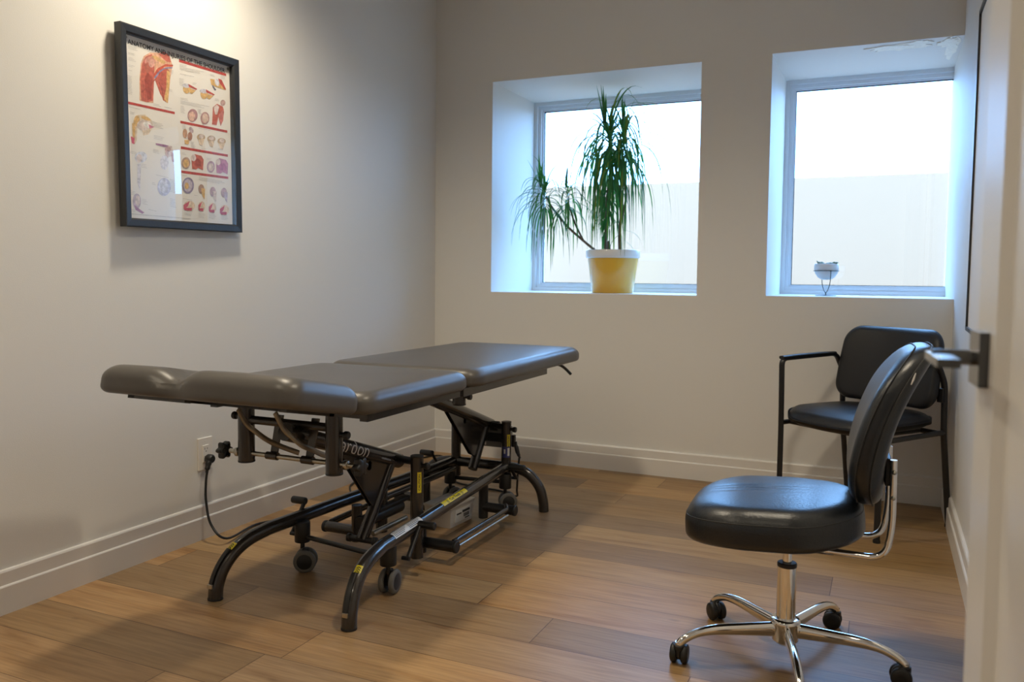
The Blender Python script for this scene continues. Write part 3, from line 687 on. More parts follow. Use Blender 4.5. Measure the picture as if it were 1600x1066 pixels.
# ================================================================ treatment table
def sq(p0, p1, r, mb, **k): tube(mb, [p0, p1], r, **k)
def table():
    T = empty('treatment_table', (-1.68, 2.65, 0), 'taupe vinyl three-section treatment table on a dark steel lifting base', 'treatment table')
    XL, XR, XC = -2.015, -1.345, -1.68
    # --- cushions
    def pad(name, y0, y1, mbname=None, deform=None, c=.055):
        mb = MB(); cushion(mb, (XR-XL)/2, (y1-y0)/2, c, .066, .034, .008, deform, None, 26, botR=.018)
        return mb.build(name, M_pad, T, tf=Matrix.Translation((XC, (y0+y1)/2, .676)))
    def puck(q):      # slight gathers low on the sides
        return q
    pad('middle_cushion', 1.965, 2.63); pad('leg_cushion', 2.655, 3.815)
    # head cushion with face opening notch in its front edge, tilted up
    def head(q):
        x, y, z = q; x += .075; s = math.exp(-(x/.075)**2); x0 = x-.075; k = max(0, min(1, (.14-y)/.28)); k = k*k*(3-2*k)
        y = y+s*.022*k
        t = math.exp(-(x/.048)**2)
        z2 = z-(.030*t*max(0, min(1, (.12-q.y)/.16)) if z > 0 else 0)
        return V((x0, y, z2))
    mb = MB(); cushion(mb, (XR-XL)/2+.016, .165, .055, .080, .040, .010, head, None, 40, botR=.02)
    TFh = Matrix.Translation((XC-.012, 1.955, .645)) @ Matrix.Rotation(radians(-11.5), 4, 'X') @ Matrix.Translation((0, -.172, .042))
    mb.build('head_cushion', M_pad, T, tf=TFh)
    # --- frames under the cushions
    f = MB(); z0, z1 = .618, .644
    for x in (XL+.045, XR-.045):
        box(f, (x-.014, 2.02, z0), (x+.014, 2.60, z1))
    for y in (2.05, 2.30, 2.585): box(f, (XL+.045, y-.014, z0+.004), (XR-.045, y+.014, z1-.002))
    f.build('middle_frame', M_steel, T)
    f = MB()
    for x in (XL+.06, XR-.05): box(f, (x-.012, 2.64, .612), (x+.012, 3.45, .642))
    for y in (2.68, 3.05, 3.42): box(f, (XL+.06, y-.012, .615), (XR-.05, y+.012, .640))
    f.build('leg_section_frame', M_steel, T)
    f = MB(); box(f, (XL+.075, -.31+1.955, .0), (XL+.10, 1.95, .0)) if 0 else None
    box(f, (-.265, -.285, -.046), (-.05, -.262, -.030)); box(f, (-.265, -.285, -.046), (-.240, -.01, -.030)); box(f, (.22, -.22, -.046), (.245, -.01, -.030)); box(f, (-.265, -.03, -.046), (.245, -.008, -.030))
    f.build('head_section_frame', M_steel, T, tf=Matrix.Translation((XC, 1.955, .685)) @ Matrix.Rotation(radians(-11.5), 4, 'X') @ Matrix.Translation((0, 0, 0)))
    h = MB(); tube(h, cr([(XR-.075, 3.60, .640), (XR-.06, 3.66, .632), (XR-.045, 3.70, .612), (XR-.025, 3.725, .583)], 6), .0065, None, 10, pw=.7); h.build('release_handle', M_black, T)
    # pan of dust cover under the far cushion edge
    # --- upright sleeves below the upper frame
    for x, y, za, zb in ((-1.862, 2.05, .445, .645), (-1.518, 2.05, .440, .645), (-1.518, 2.86, .542, .64), (-1.842, 2.86, .542, .64)):
        p = MB(); cyl(p, (x, y, za+.004), (x, y, zb), .0265, seg=32); o = p.build('sleeve', M_steel, T)
        c = MB(); cyl(c, (x, y, za), (x, y, za+.006), .0272, seg=32, bev=.001); c.build('end_cap', M_black, o)
    kn = MB()
    for x, y, z, s in ((-1.518, 2.05, .565, 1), (-1.862, 2.05, .592, -1), (-1.518, 2.86, .578, 1)):
        cyl(kn, (x+s*.024, y, z), (x+s*.040, y, z), .0085); cyl(kn, (x+s*.038, y, z), (x+s*.054, y, z), .0125, bev=.003)
    kn.build('bump_stop', M_black, T)
    cx = MB(); cyl(cx, (-1.862, 2.05, .583), (-1.518, 2.05, .583), .0135); cyl(cx, (-1.842, 2.86, .585), (-1.518, 2.86, .585), .0125); cx.build('upper_crossbar', M_steel, T)
    # head section: zinc rod, star knobs, links and curved straps
    zr = .480
    p = MB(); cyl(p, (-1.93, 2.05, zr-.006), (-1.43, 2.05, zr-.006), .0078); rod = p.build('adjustment_rod', M_zinc, T)
    p = MB()
    for x in (-1.898, -1.474): lathe(p, [(.012, -.008), (.0155, -.006), (.0155, .006), (.012, .008)], (x, 2.05, zr-.006), None, 6, axis=(1, 0, 0))
    p.build('lock_nut', M_zinc, rod)
    for x, s in ((-1.943, -1), (-1.436, 1)):
        k = MB(); n = 60; r = []
        for i in range(n):
            a = 2*pi*i/n; r.append(.0255+.0048*cos(6*a))
        vs = []
        for dx, sc in ((0, .82), (.003, .97), (.007, 1), (.019, 1), (.023, .95), (.025, .75)):
            for i in range(n):
                a = 2*pi*i/n; vs.append((x+s*dx, 2.05+r[i]*sc*cos(a), zr-.006+r[i]*sc*sin(a)))
        k.add(vs, [(j*n+i, j*n+(i+1) % n, (j+1)*n+(i+1) % n, (j+1)*n+i) for j in range(5) for i in range(n)]+[tuple(range(n)), tuple(range(5*n, 6*n))])
        k.build('star_knob', M_black, T)
    for x, SP in ((-1.757, [(-1.757, 1.9, 0.645), (-1.753, 1.93, 0.597), (-1.742, 1.96, 0.567), (-1.731, 1.99, 0.541), (-1.728, 2.03, 0.518), (-1.725, 2.08, 0.495), (-1.717, 2.13, 0.472)]), (-1.618, [(-1.617, 1.9, 0.645), (-1.612, 1.93, 0.593), (-1.603, 1.96, 0.562), (-1.592, 1.99, 0.534), (-1.587, 2.03, 0.514), (-1.594, 2.08, 0.491), (-1.595, 2.13, 0.471)])):
        k = MB(); prism(k, [(x-.012, 2.055, .484), (x+.016, 2.055, .482), (x+.040, 2.055, .606), (x+.012, 2.055, .606)], (0, .005, 0)); cyl(k, (x-.021, 2.05, zr-.006), (x+.021, 2.05, zr-.006), .0125)
        k.build('link_plate', M_steel, T)
        k = MB(); pts = SP
        tube(k, cr(pts, 6), .0022, None, 8, r2=.0085, pw=.6); k.build('curved_strap', M_brass, T)
    # --- lifting arms
    def arm(x, top, bend, low, plate, tubeR, text=False):
        a = MB(); cyl(a, top, bend, tubeR, seg=32); o = a.build('lift_arm', M_steel, T)
        l = MB(); d = V(low)-V(bend); st = V(bend)-(V(bend)-V(top)).normalized()*.055
        cyl(l, (x+.0, st.y, st.z-.005), low, .0215, seg=28); l.build('lower_strut', M_steel, o)
        g = MB(); pl = plate
        n = len(pl); hole = (sum(p[0] for p in pl)/n, sum(p[1] for p in pl)/n)
        # plate with a round hole: bridge outline and hole ring
        hc, hr = plate_hole; m = 32; outer = []
        tot = [0]
        for i in range(n): tot.append(tot[-1]+math.dist(pl[i], pl[(i+1) % n]))
        hole_pts = []; outp = []
        for k in range(m):
            ang = 2*pi*k/m; dirv = (cos(ang), sin(ang)); best = None
            for i in range(n):
                (ax, ay), (bx_, by_) = pl[i], pl[(i+1) % n]; ex, ey = bx_-ax, by_-ay; den = dirv[0]*ey-dirv[1]*ex
                if abs(den) < 1e-12: continue
                t = ((ax-hc[0])*ey-(ay-hc[1])*ex)/den; s_ = ((ax-hc[0])*dirv[1]-(ay-hc[1])*dirv[0])/den
                if t > 0 and -1e-6 <= s_ <= 1+1e-6 and (best is None or t < best): best = t
            outp.append((hc[0]+dirv[0]*best, hc[1]+dirv[1]*best)); hole_pts.append((hc[0]+hr*dirv[0], hc[1]+hr*dirv[1]))
        for dx in (-.012, .004):
            vs = []
            for t_ in (0, .004):
                vs += [(x+dx+t_, a_, b_) for a_, b_ in outp]+[(x+dx+t_, a_, b_) for a_, b_ in hole_pts]
            fs = []
            for k in range(m):
                k2 = (k+1) % m; fs += [(k, k2, m+k2, m+k), (2*m+k2, 2*m+k, 3*m+k, 3*m+k2), (k, 2*m+k, 2*m+k2, k2), (m+k, m+k2, 3*m+k2, 3*m+k)]
            g.add(vs, fs, None, flat=True)
        g.build('gusset_plate', M_steel, o)
        return o
    def lerp(a, b, t): return V(a)*(1-t)+V(b)*t
    top1, bend1 = (-1.655, 1.99, .570), (-1.655, 2.635, .352)
    plate_hole = ((2.43, .375), .017)
    a1 = arm(-1.655, top1, bend1, (-1.655, 2.395, .115), [(2.24, .478), (2.60, .352), (2.50, .22), (2.47, .20)], .0275)
    t = MB(); ax = V(bend1)-V(top1); mid = V((.80, -.55, .30)); 
    c = V(top1)+ax*.485
    wrap_text(t, 'cardon', .074, c, ax, .0279, mid, M_letter, bold=-.0004, stretch=1.0)
    t.build('lettering', M_letter, a1); t = MB()
    wrap_text(t, 'rehabilitation', .012, V(top1)+ax*.80+V((0, 0, -.012)), ax, .0281, mid, M_letter)
    t.build('small_lettering', M_letter, a1)
    top2, bend2 = (-1.655, 2.80, .582), (-1.655, 3.43, .362)
    plate_hole = ((3.16, .425), .015)
    arm(-1.655, top2, bend2, (-1.655, 3.25, .19), [(2.97, .520), (3.38, .375), (3.29, .24), (3.25, .24)], .0275)
    sh = MB()
    cyl(sh, (-1.68, 2.60, .372), (-1.518, 2.545, .378), .0135); cyl(sh, (-1.68, 3.40, .372), (-1.552, 3.375, .366), .0135); cyl(sh, (-1.80, 3.375, .366), (-1.655, 3.39, .37), .012)
    pass
    sh.build('pivot_shaft', M_matte, T)
    sh = MB(); lathe(sh, [(.0, -.02), (.024, -.018), (.024, .018), (.0, .02)], (-1.615, 3.40, .362), None, 20, axis=(1, 0, 0)); cyl(sh, (-1.712, 2.395, .118), (-1.60, 2.395, .118), .011)
    for xx in (-1.708, -1.602): lathe(sh, [(.0, -.008), (.015, -.006), (.015, .006), (.0, .008)], (xx, 2.395, .118), None, 16, axis=(1, 0, 0))
    sh.build('pivot_bolt', M_black, T)
    ac = MB(); cyl(ac, (-1.64, 2.44, .128), (-1.60, 2.60, .150), .010); ac.build('actuator_rod', M_zinc, T)
    ac = MB(); cyl(ac, (-1.795, 2.58, .105), (-1.79, 2.86, .108), .026, bev=.003); ac.build('lift_motor', M_black, T)
    # --- base: side rails with curved front feet, rear arch
    def rail(xf, xr, xfoot, s):
        pts = [(xfoot, 1.985, .0), (xfoot-s*.001, 1.990, .045), (xfoot-s*.006, 2.012, .095), (xfoot-s*.014, 2.055, .138), (xf+s*.010, 2.115, .165), (xf, 2.20, .178)]
        pts = cr(pts, 7)+[V(xf_) for xf_ in ((xf+(xr-xf)*.3, 2.55, .182), (xf+(xr-xf)*.65, 2.95, .184), (xr, 3.36, .186))]
        m = MB(); tube(m, pts, .0235, None, 28); o = m.build('side_rail', M_steel, T)
        ft = MB(); cyl(ft, (xfoot, 1.9845, 0), (xfoot, 1.985, .006), .0242, seg=28); ft.build('rubber_foot', M_brubber, o)
        # anti-slip pad strip along the outer front of the curve, chevron sticker and clip
        F = frames(pts); st = MB(); P = pts; idx = [i for i in range(len(P)) if .045 < P[i].z < .135 and P[i].y < 2.08]
        out = [P[i]+V((0, -1, .75)).normalized()*.0 for i in idx]
        sp = []
        for i in idx:
            tdir = F[i][0]; nn = V((s*.02, -1, .45)); nn = (nn-tdir*nn.dot(tdir)).normalized(); sp.append(P[i]+nn*(.0250 if s > 0 else .0285))
        tube(st, sp, .009, None, 8, r2=.002, pw=.6); st.build('grip_strip', M_black, o)
        i0 = idx[0]; q = sp[0]; cl = MB(); box(cl, (q.x-.0095, q.y-.004, q.z-.010), (q.x+.0095, q.y+.003, q.z+.004), bev=.0015); cl.build('strip_clip', M_zinc, o)
        j = idx[-1]; a_, b_ = P[j], P[min(j+2, len(P)-1)]; k = MB(); td = (b_-a_).normalized()
        patch(k, a_+td*.002, a_+td*.028, .0241, (.25 if s > 0 else -.1, -.8, .75), .48, M_yellow)
        nn = V((.25 if s > 0 else -.1, -.8, .75)); nn = (nn-td*nn.dot(td)).normalized(); bb = td.cross(nn)
        for e in range(3):
            for sg in (-1, 1):
                pp = [a_+td*(.006+e*.007)+(nn*cos(0)+bb*0)*.0247, a_+td*(.009+e*.007)+nn*.0247, a_+td*(.0045+e*.007)+(nn*cos(.3)+bb*sg*sin(.3))*.0250, a_+td*(.0015+e*.007)+(nn*cos(.3)+bb*sg*sin(.3))*.0250]
                k.add(pp, [(0, 1, 2, 3)], M_ink, flat=True)
        k.build('chevron_sticker', None, o)
        return o
    rr_ = rail(-1.448, -1.545, -1.418, 1); rl_ = rail(-1.905, -1.812, -1.938, -1)
    # stickers on the right rail
    A, B = V((-1.448, 2.20, .178)), V((-1.448-.097*.3, 2.55, .182)); Bd = V((-1.448-.097*.65, 2.95, .184))
    k = MB(); nn = V((.55, -.35, .80)); pa, pb = A*.82+B*.18, A*.24+B*.76
    patch(k, pa, pb, .0240, nn, .55, M_white); ax = (B-A).normalized()
    for i in range(4):
        for seg_ in ((.02, .46), (.52, .96)):
            o_ = pa+ax*((pb-pa).length*seg_[0]); e_ = pa+ax*((pb-pa).length*(seg_[1]-.04*i)); m_ = (nn-ax*nn.dot(ax)).normalized(); bb = ax.cross(m_); an = -.36+i*.22
            for dd in ((cos(an), sin(an)),):
                m2 = m_*cos(an)+bb*sin(an); patch(k, o_, e_, .0244, m2, .045, M_ink, 2)
    k.build('instruction_label', None, rr_)
    k = MB(); ax = (Bd-B).normalized(); pa, pb = B*.70+Bd*.30, B*.08+Bd*.92; nn = V((.55, -.35, .85)); pa = B+ax*.10; pb = B+ax*.325
    patch(k, pa, pb, .0241, nn, .42, M_yellow); wrap_text(k, '((  Cut Tools  ))', .017, (pa+pb)/2, ax, .0246, nn, M_ink, bold=.0004, stretch=1.35); k.build('yellow_label', None, rr_)
    a = MB(); yb = 3.375
    pts = cr([(-1.992, yb+.01, 0), (-1.988, yb+.01, .045), (-1.970, yb+.008, .105), (-1.925, yb+.004, .160), (-1.86, yb, .183), (-1.80, yb, .187)], 6)+[V((-1.68, yb, .187)), V((-1.552, yb, .187))]
    pts += cr([(-1.53, yb, .187), (-1.49, yb, .183), (-1.432, yb+.004, .160), (-1.385, yb+.008, .105), (-1.368, yb+.01, .045), (-1.364, yb+.01, 0)], 6)
    tube(a, pts, .0225, None, 26); ra = a.build('rear_arch', M_steel, T)
    # --- posts
    def post(x, y, z0, z1, r=.0235, sticker=False, extra=False):
        m = MB(); cyl(m, (x, y, z0), (x, y, z1-.003), r, seg=32); o = m.build('post', M_steel, T)
        c = MB(); cyl(c, (x, y, z1-.004), (x, y, z1+.002), r+.0006, seg=32, bev=.0015); c.build('end_cap', M_black, o)
        if sticker:
            k = MB(); zt = z1-.055; n_ = V((.72, -.55, 0))
            patch(k, (x, y, zt-.075), (x, y, zt), r+.0004, n_, .33, M_yellow)
            wrap_text(k, 'CAUTION', .011, (x, y, zt-.037), (0, 0, 1), r+.0008, n_, M_ink, bold=.0002, stretch=1.2)
            k.build('warning_label', None, o)
            s_ = MB(); cyl(s_, (x+r-.002, y, z1-.033), (x+r+.012, y, z1-.033), .008); cyl(s_, (x+r+.010, y, z1-.033), (x+r+.026, y, z1-.033), .0125, bev=.003); s_.build('bump_stop', M_black, o)
        if extra:
            k = MB(); patch(k, (x, y, .232), (x, y, .282), r+.0005, (.45, -.9, 0), .75, M_blue); patch(k, (x, y, .240), (x, y, .276), r+.0009, (.75, -.6, 0), .22, M_white); patch(k, (x, y, .250), (x, y, .270), r+.0009, (.1, -.9, 0), .16, M_white); k.build('blue_label', None, o)
        return o
    post(-1.518, 2.54, .03, .402, sticker=True); post(-1.80, 2.74, .03, .20)
    post(-1.548, 3.375, .12, .392, .0225, True, True); post(-1.806, 3.375, .12, .392, .0225)
    # --- control box between the rear posts
    k = MB(); box(k, (-1.79, 3.385, .268), (-1.545, 3.44, .362), bev=.004); cb = k.build('control_box', M_cream, T)
    k = MB(); box(k, (-1.76, 3.381, .295), (-1.57, 3.386, .335)); k.build('control_panel', M_black, cb)
    k = MB(); cyl(k, (-1.655, 3.378, .322), (-1.655, 3.382, .322), .006, seg=14); k.build('indicator', M_letter, cb)
    k = MB(); box(k, (-1.70, 3.3795, .276), (-1.655, 3.385, .290)); k.build('rating_plate', M_letter, cb)
    k = MB(); box(k, (-1.53, 3.39, .275), (-1.515, 3.41, .33), bev=.003); tube(k, cr([(-1.513, 3.40, .30), (-1.505, 3.40, .26), (-1.49, 3.40, .225)], 5), [.006]*3+[.010]*4+[.008]*2+[.005]*2, None, 10); k.build('socket_plug', M_black, cb)
    # --- casters
    def caster(x, y, a, ztop=.165, off=None):
        m = MB(); cyl(m, (x, y, .098), (x, y, ztop), .0275, seg=28, bev=.003); cyl(m, (x, y, .07), (x, y, .10), .008); o = m.build('caster', M_black, T)
        dx, dy = cos(a), sin(a); c = V((x-dy*.012, y+dx*.012, .040)) ; c = V((x, y, .040))+(V((-dy, dx, 0))*.012 if off is None else V((off[0], off[1], 0)))
        fk = MB(); box(fk, (-.009, -.012, -.015), (.009, .012, .042), bev=.004)
        fk.build('fork', M_black, o, tf=Matrix.Translation(c) @ Matrix.Rotation(a, 4, 'Z'))
        for s in (-1, 1):
            w = MB(); p = c+V((dx, dy, 0))*s*.018; lathe(w, [(.030, -.0085), (.0375, -.0075), (.040, -.003), (.040, .003), (.0375, .0075), (.030, .0085)], p, M_rubber, 32, axis=(dx, dy, 0))
            lathe(w, [(0, -.0105), (.022, -.010), (.0285, -.008)], p, M_black, 28, axis=(dx, dy, 0)); lathe(w, [(.0285, .008), (.022, .010), (0, .0105)], p, M_black, 28, axis=(dx, dy, 0))
            w.build('wheel', None, o)
    caster(-1.868, 2.335, radians(-62), .172, (.026, -.016)); caster(-1.462, 2.265, radians(8)); caster(-1.533, 3.335, radians(-55)); caster(-1.80, 3.31, radians(-20))
    # brake cross rods and cranks
    m = MB(); cyl(m, (-1.868, 2.335, .118), (-1.462, 2.27, .118), .0085); cyl(m, (-1.80, 3.31, .125), (-1.533, 3.335, .125), .0085); m.build('brake_rod', M_matte, T)
    def crank(x, y, z, x2, y2, z2, hx):
        m = MB(); tube(m, [(x, y, z), (x2, y2, z2)], .0085, None, 14, r2=.0065); cyl(m, (x-hx*.35, y, z), (x+hx*.12, y, z), .007); o = m.build('brake_lever', M_matte, T)
        g = MB(); cyl(g, (x2-hx*.10, y2, z2), (x2+hx, y2, z2), .0135, bev=.004); g.build('lever_grip', M_black, o)
    crank(-1.905, 2.325, .125, -1.905, 2.395, .225, -.055)
    crank(-1.418, 2.315, .110, -1.442, 2.435, .190, .060)
    crank(-1.85, 3.33, .13, -1.875, 3.27, .235, -.06)
    crank(-1.495, 3.37, .14, -1.500, 3.31, .205, .075)
    # --- foot bars: stub posts, outward arms, treadle bar on each side
    for s, xp in ((1, -1.518), (-1, -1.838)):
        m = MB(); y1_, y2_ = 2.60, 3.12
        ex = xp+s*.125
        for yy in (y1_, y2_): cyl(m, (xp-s*.02, yy, .068), (ex, yy, .068), .0205, seg=24)
        cyl(m, (xp-s*.018, y2_, .02), (xp-s*.018, y2_, .17), .0205, seg=24); cyl(m, (xp-s*.018, y1_, .03), (xp-s*.018, y1_, .17), .0205, seg=24)
        o = m.build('treadle_arm', M_steel if s < 0 else M_matte, T)
        c = MB()
        for yy in (y1_, y2_): cyl(c, (ex-.004*s, yy, .068), (ex+.010*s, yy, .068), .0225, seg=28, bev=.003)
        c.build('end_cap', M_black, o)
        t_ = MB(); pts = cr([(ex-s*.012, y1_+.01, .082), (ex-s*.008, y1_+.06, .085), (ex-s*.008, y2_-.09, .085), (ex-s*.012, y2_-.05, .087), (ex-s*.03, y2_-.02, .092)], 5)
        tube(t_, pts, .0095, None, 16); t_.build('treadle_bar', M_steel, o)
        t_ = MB(); cyl(t_, (ex+s*.004, y1_+.02, .066), (ex+s*.004, y2_-.07, .066), .005, seg=12); t_.build('return_rod', M_zinc if s > 0 else M_steel, o)
    # second thin tie tube beside the left rail
    m = MB(); cyl(m, (-1.795, 2.66, .165), (-1.775, 3.30, .168), .013); m.build('tie_tube', M_steel, T)
    m = MB(); box(m, (-1.80, 2.68, .125), (-1.765, 2.90, .142), bev=.004); m.build('cable_tray', M_black, T)
table()

# tub on the floor under the table
r = empty('plastic_tub', (-1.66, 3.02, 0), 'small whitish plastic tub with a barcode label, on the floor under the treatment table', 'tub')
RT = Matrix.Translation((-1.665, 3.06, 0)) @ Matrix.Rotation(radians(-4), 4, 'Z')
m = MB()
lo, hi = [(-.062, -.085), (.055, -.085), (.055, .085), (-.062, .085)], [(-.070, -.093), (.063, -.093), (.063, .093), (-.070, .093)]
m.add([(x, y, .001) for x, y in lo]+[(x, y, .088) for x, y in hi], [(3, 2, 1, 0), (4, 5, 6, 7)]+[(i, (i+1) % 4, 4+(i+1) % 4, 4+i) for i in range(4)], None, flat=True)
m.build('tub_body', M_box, r, tf=RT)
m = MB(); box(m, (-.074, -.097, .086), (.067, .097, .094), bev=.002); m.build('lid', M_box, r, tf=RT)
m = MB(); box(m, (.0575, -.055, .018), (.0625, .065, .070)); lb_ = m.build('paper_label', M_white, r, tf=RT)
m = MB(); box(m, (.060, .00, .050), (.0635, .058, .060)); box(m, (.060, -.045, .048), (.0632, -.008, .054))
for i in range(9): box(m, (.060, .010+i*.005, .030), (.0632, .0125+i*.005, .045))
box(m, (.060, .020, .021), (.0632, .055, .026)); m.build('label_print', M_ink, lb_, tf=RT)

# ================================================================ swivel task chair
def task_chair():
    th = radians(-87); org = V((-.222, 2.345, 0))
    R = empty('task_chair', org, 'armless black leather swivel chair with chrome five-star base, in front', 'chair', rz=th)
    def B(mb, name, m, parent=R, tf=None): return mb.build(name, m, parent, world=False, tf=tf)
    # seat
    def seatdef(q):
        x, y, z = q
        z2 = z-.030*max(0, -(y+.08)/.2)**2+.012*max(0, y-.10)/.15
        if z > 0:
            pass
            for xx, a, w in ((-.030, .0040, .009), (-.003, .0026, .008), (.028, .0022, .009)):
                z2 -= a*math.exp(-((x-xx+.6*(y+.05)**2)/w)**2)*math.exp(-((y+.05)/.085)**2)
        k = 1-.10*max(0, (y-.05)/.2)
        return V((x*k, y, z2))
    s = MB(); cushion(s, .232, .232, .185, .100, .050, .014, seatdef, None, 44, botR=.022)
    TS = Matrix.Translation((0, -.040, .412)) @ Matrix.Rotation(radians(3.0), 4, 'X')
    st = B(s, 'seat', M_leather, tf=TS)
    sm = MB()
    lc = loop_curve(.227, .227, .180, 120, .020, lambda q: V((q.x*(1-.10*max(0, (q.y-.05)/.2)), q.y, q.z-.030*max(0, -(q.y+.08)/.2)**2+.012*max(0, q.y-.10)/.15)))
    tube(sm, lc, .0016, None, 6, cap=False)
    B(sm, 'seat_seam', M_thread, st, tf=TS)
    # backrest: cushion lying in xz plane, curved, leaning back
    def bdef(q):
        x, y, z = q    # y -> height, z -> toward the sitter
        h = y; w = x*(1-.10*max(0, -h/.22))
        off = z+.012*(1-(x/.2)**2)*0-.45*x*x*0
        lean = .058*(h/.2)+.034*(h/.2)**2
        yy = -off+lean-.50*x*x
        return V((w, yy, h))
    bk = MB(); cushion(bk, .185, .208, .125, .078, .039, .010, bdef, None, 40, botR=.036)
    TB = Matrix.Translation((0, .218, .680))
    bo = B(bk, 'backrest', M_leather, tf=TB)
    sm = MB()
    for hz, ss in ((.020, .1815), (-.016, .1855)):
        tube(sm, loop_curve(ss, ss+.023, .125, 120, hz, bdef), .0018, None, 6, cap=False)
    B(sm, 'backrest_seam', M_thread, bo, tf=TB)
    sm = MB(); q = bdef(V((.196, .125, -.020)))
    tube(sm, [bdef(V((.178, .150, -.020))), bdef(V((.181, .135, -.024))), bdef(V((.183, .122, -.026)))], [.0012, .0024, .0012], None, 8); B(sm, 'worn_tear', M_letter, bo, tf=TB)
    # chrome J brackets
    for sx in (-.095, .095):
        j = MB(); pts = fillet([(sx*.75, -.02, .352), (sx*.85, .08, .345), (sx, .238, .345), (sx, .252, .43), (sx, .250, .60)], .085, 10)
        tube(j, pts, .0095, None, 18, r2=.0085); o = B(j, 'back_bracket', M_chrome)
        k = MB()
        for z in (.505, .570): lathe(k, [(0, .000), (.006, .001), (.0055, .004), (0, .006)], (sx+(.0085 if sx > 0 else -.0085), .251, z), None, 12, axis=(1 if sx > 0 else -1, 0, 0))
        B(k, 'bracket_screw', M_zinc, o)
    k = MB(); box(k, (-.085, .232, .53), (.085, .246, .60), bev=.003); B(k, 'back_plate', M_black)
    k = MB(); box(k, (-.085, -.10, .334), (.085, .12, .360), bev=.004); B(k, 'seat_plate', M_matte)
    # column
    k = MB(); cyl(k, (0, 0, .26), (0, 0, .345), .0125, seg=28); B(k, 'gas_piston', M_chrome)
    k = MB(); cyl(k, (0, 0, .085), (0, 0, .262), .0255, seg=40); c = B(k, 'column_sleeve', M_chrome)
    k = MB(); cyl(k, (0, 0, .261), (0, 0, .274), .0262, seg=36, bev=.003); B(k, 'collar', M_black, c)
    k = MB(); lathe(k, [(.020, .045), (.027, .050), (.036, .058), (.037, .098), (.0405, .104), (.0405, .112), (.036, .118), (.026, .118)], (0, 0, 0), None, 44); B(k, 'base_hub', M_chrome)
    cast = None
    for i, wa in enumerate((67, 139, 211, 283, 355)):
        a = radians(wa)-th; d = V((cos(a), sin(a), 0)); Z = V((0, 0, 1))
        pts = cr([d*.030+Z*.087, d*.11+Z*.090, d*.19+Z*.092, d*.245+Z*.086, d*.285+Z*.070, d*.305+Z*.052], 6); n = len(pts)
        L = MB(); ra = [.0125-.002*i_/(n-1) for i_ in range(n)]; rb = [.021-.0095*min(1, i_/(n*.6)) for i_ in range(n)]
        # keep tall axis vertical: build frames manually
        vs = []; seg = 20; F = frames(pts); side = d.cross(Z)
        for p, (t, _, _), a1, b1 in zip(pts, F, ra, rb):
            b_ = side.cross(t)
            for q in range(seg):
                w = 2*pi*q/seg; vs.append(p+side*cos(w)*a1+b_*sin(w)*b1)
        L.add(vs, [(i_*seg+q, i_*seg+(q+1) % seg, (i_+1)*seg+(q+1) % seg, (i_+1)*seg+q) for i_ in range(n-1) for q in range(seg)]+[tuple(range(seg)), tuple(range((n-1)*seg, n*seg))])
        cyl(L, d*.302+Z*.045, d*.302+Z*.062, .010)
        lg = B(L, 'base_leg', M_chrome)
        c0 = d*.302; ca = a+radians((20, 80, 150, 40, 100)[i]); ax = V((cos(ca), sin(ca), 0)); fw_ = V((-ax.y, ax.x, 0))*.010
        k = MB()
        cyl(k, c0+Z*.040, c0+Z*.054, .0145, bev=.002)
        for s_ in (-1, 1):
            p = c0+fw_+ax*s_*.0145+Z*.0265
            lathe(k, [(.010, -.0095), (.021, -.009), (.0255, -.006), (.0265, 0), (.0255, .006), (.021, .009), (.010, .0095)], p, None, 28, axis=ax)
        box_c = c0+fw_+Z*.032; lathe(k, [(.014, -.006), (.0225, -.005), (.0225, .005), (.014, .006)], box_c, None, 20, axis=ax)
        B(k, 'caster', M_black, lg)
task_chair()

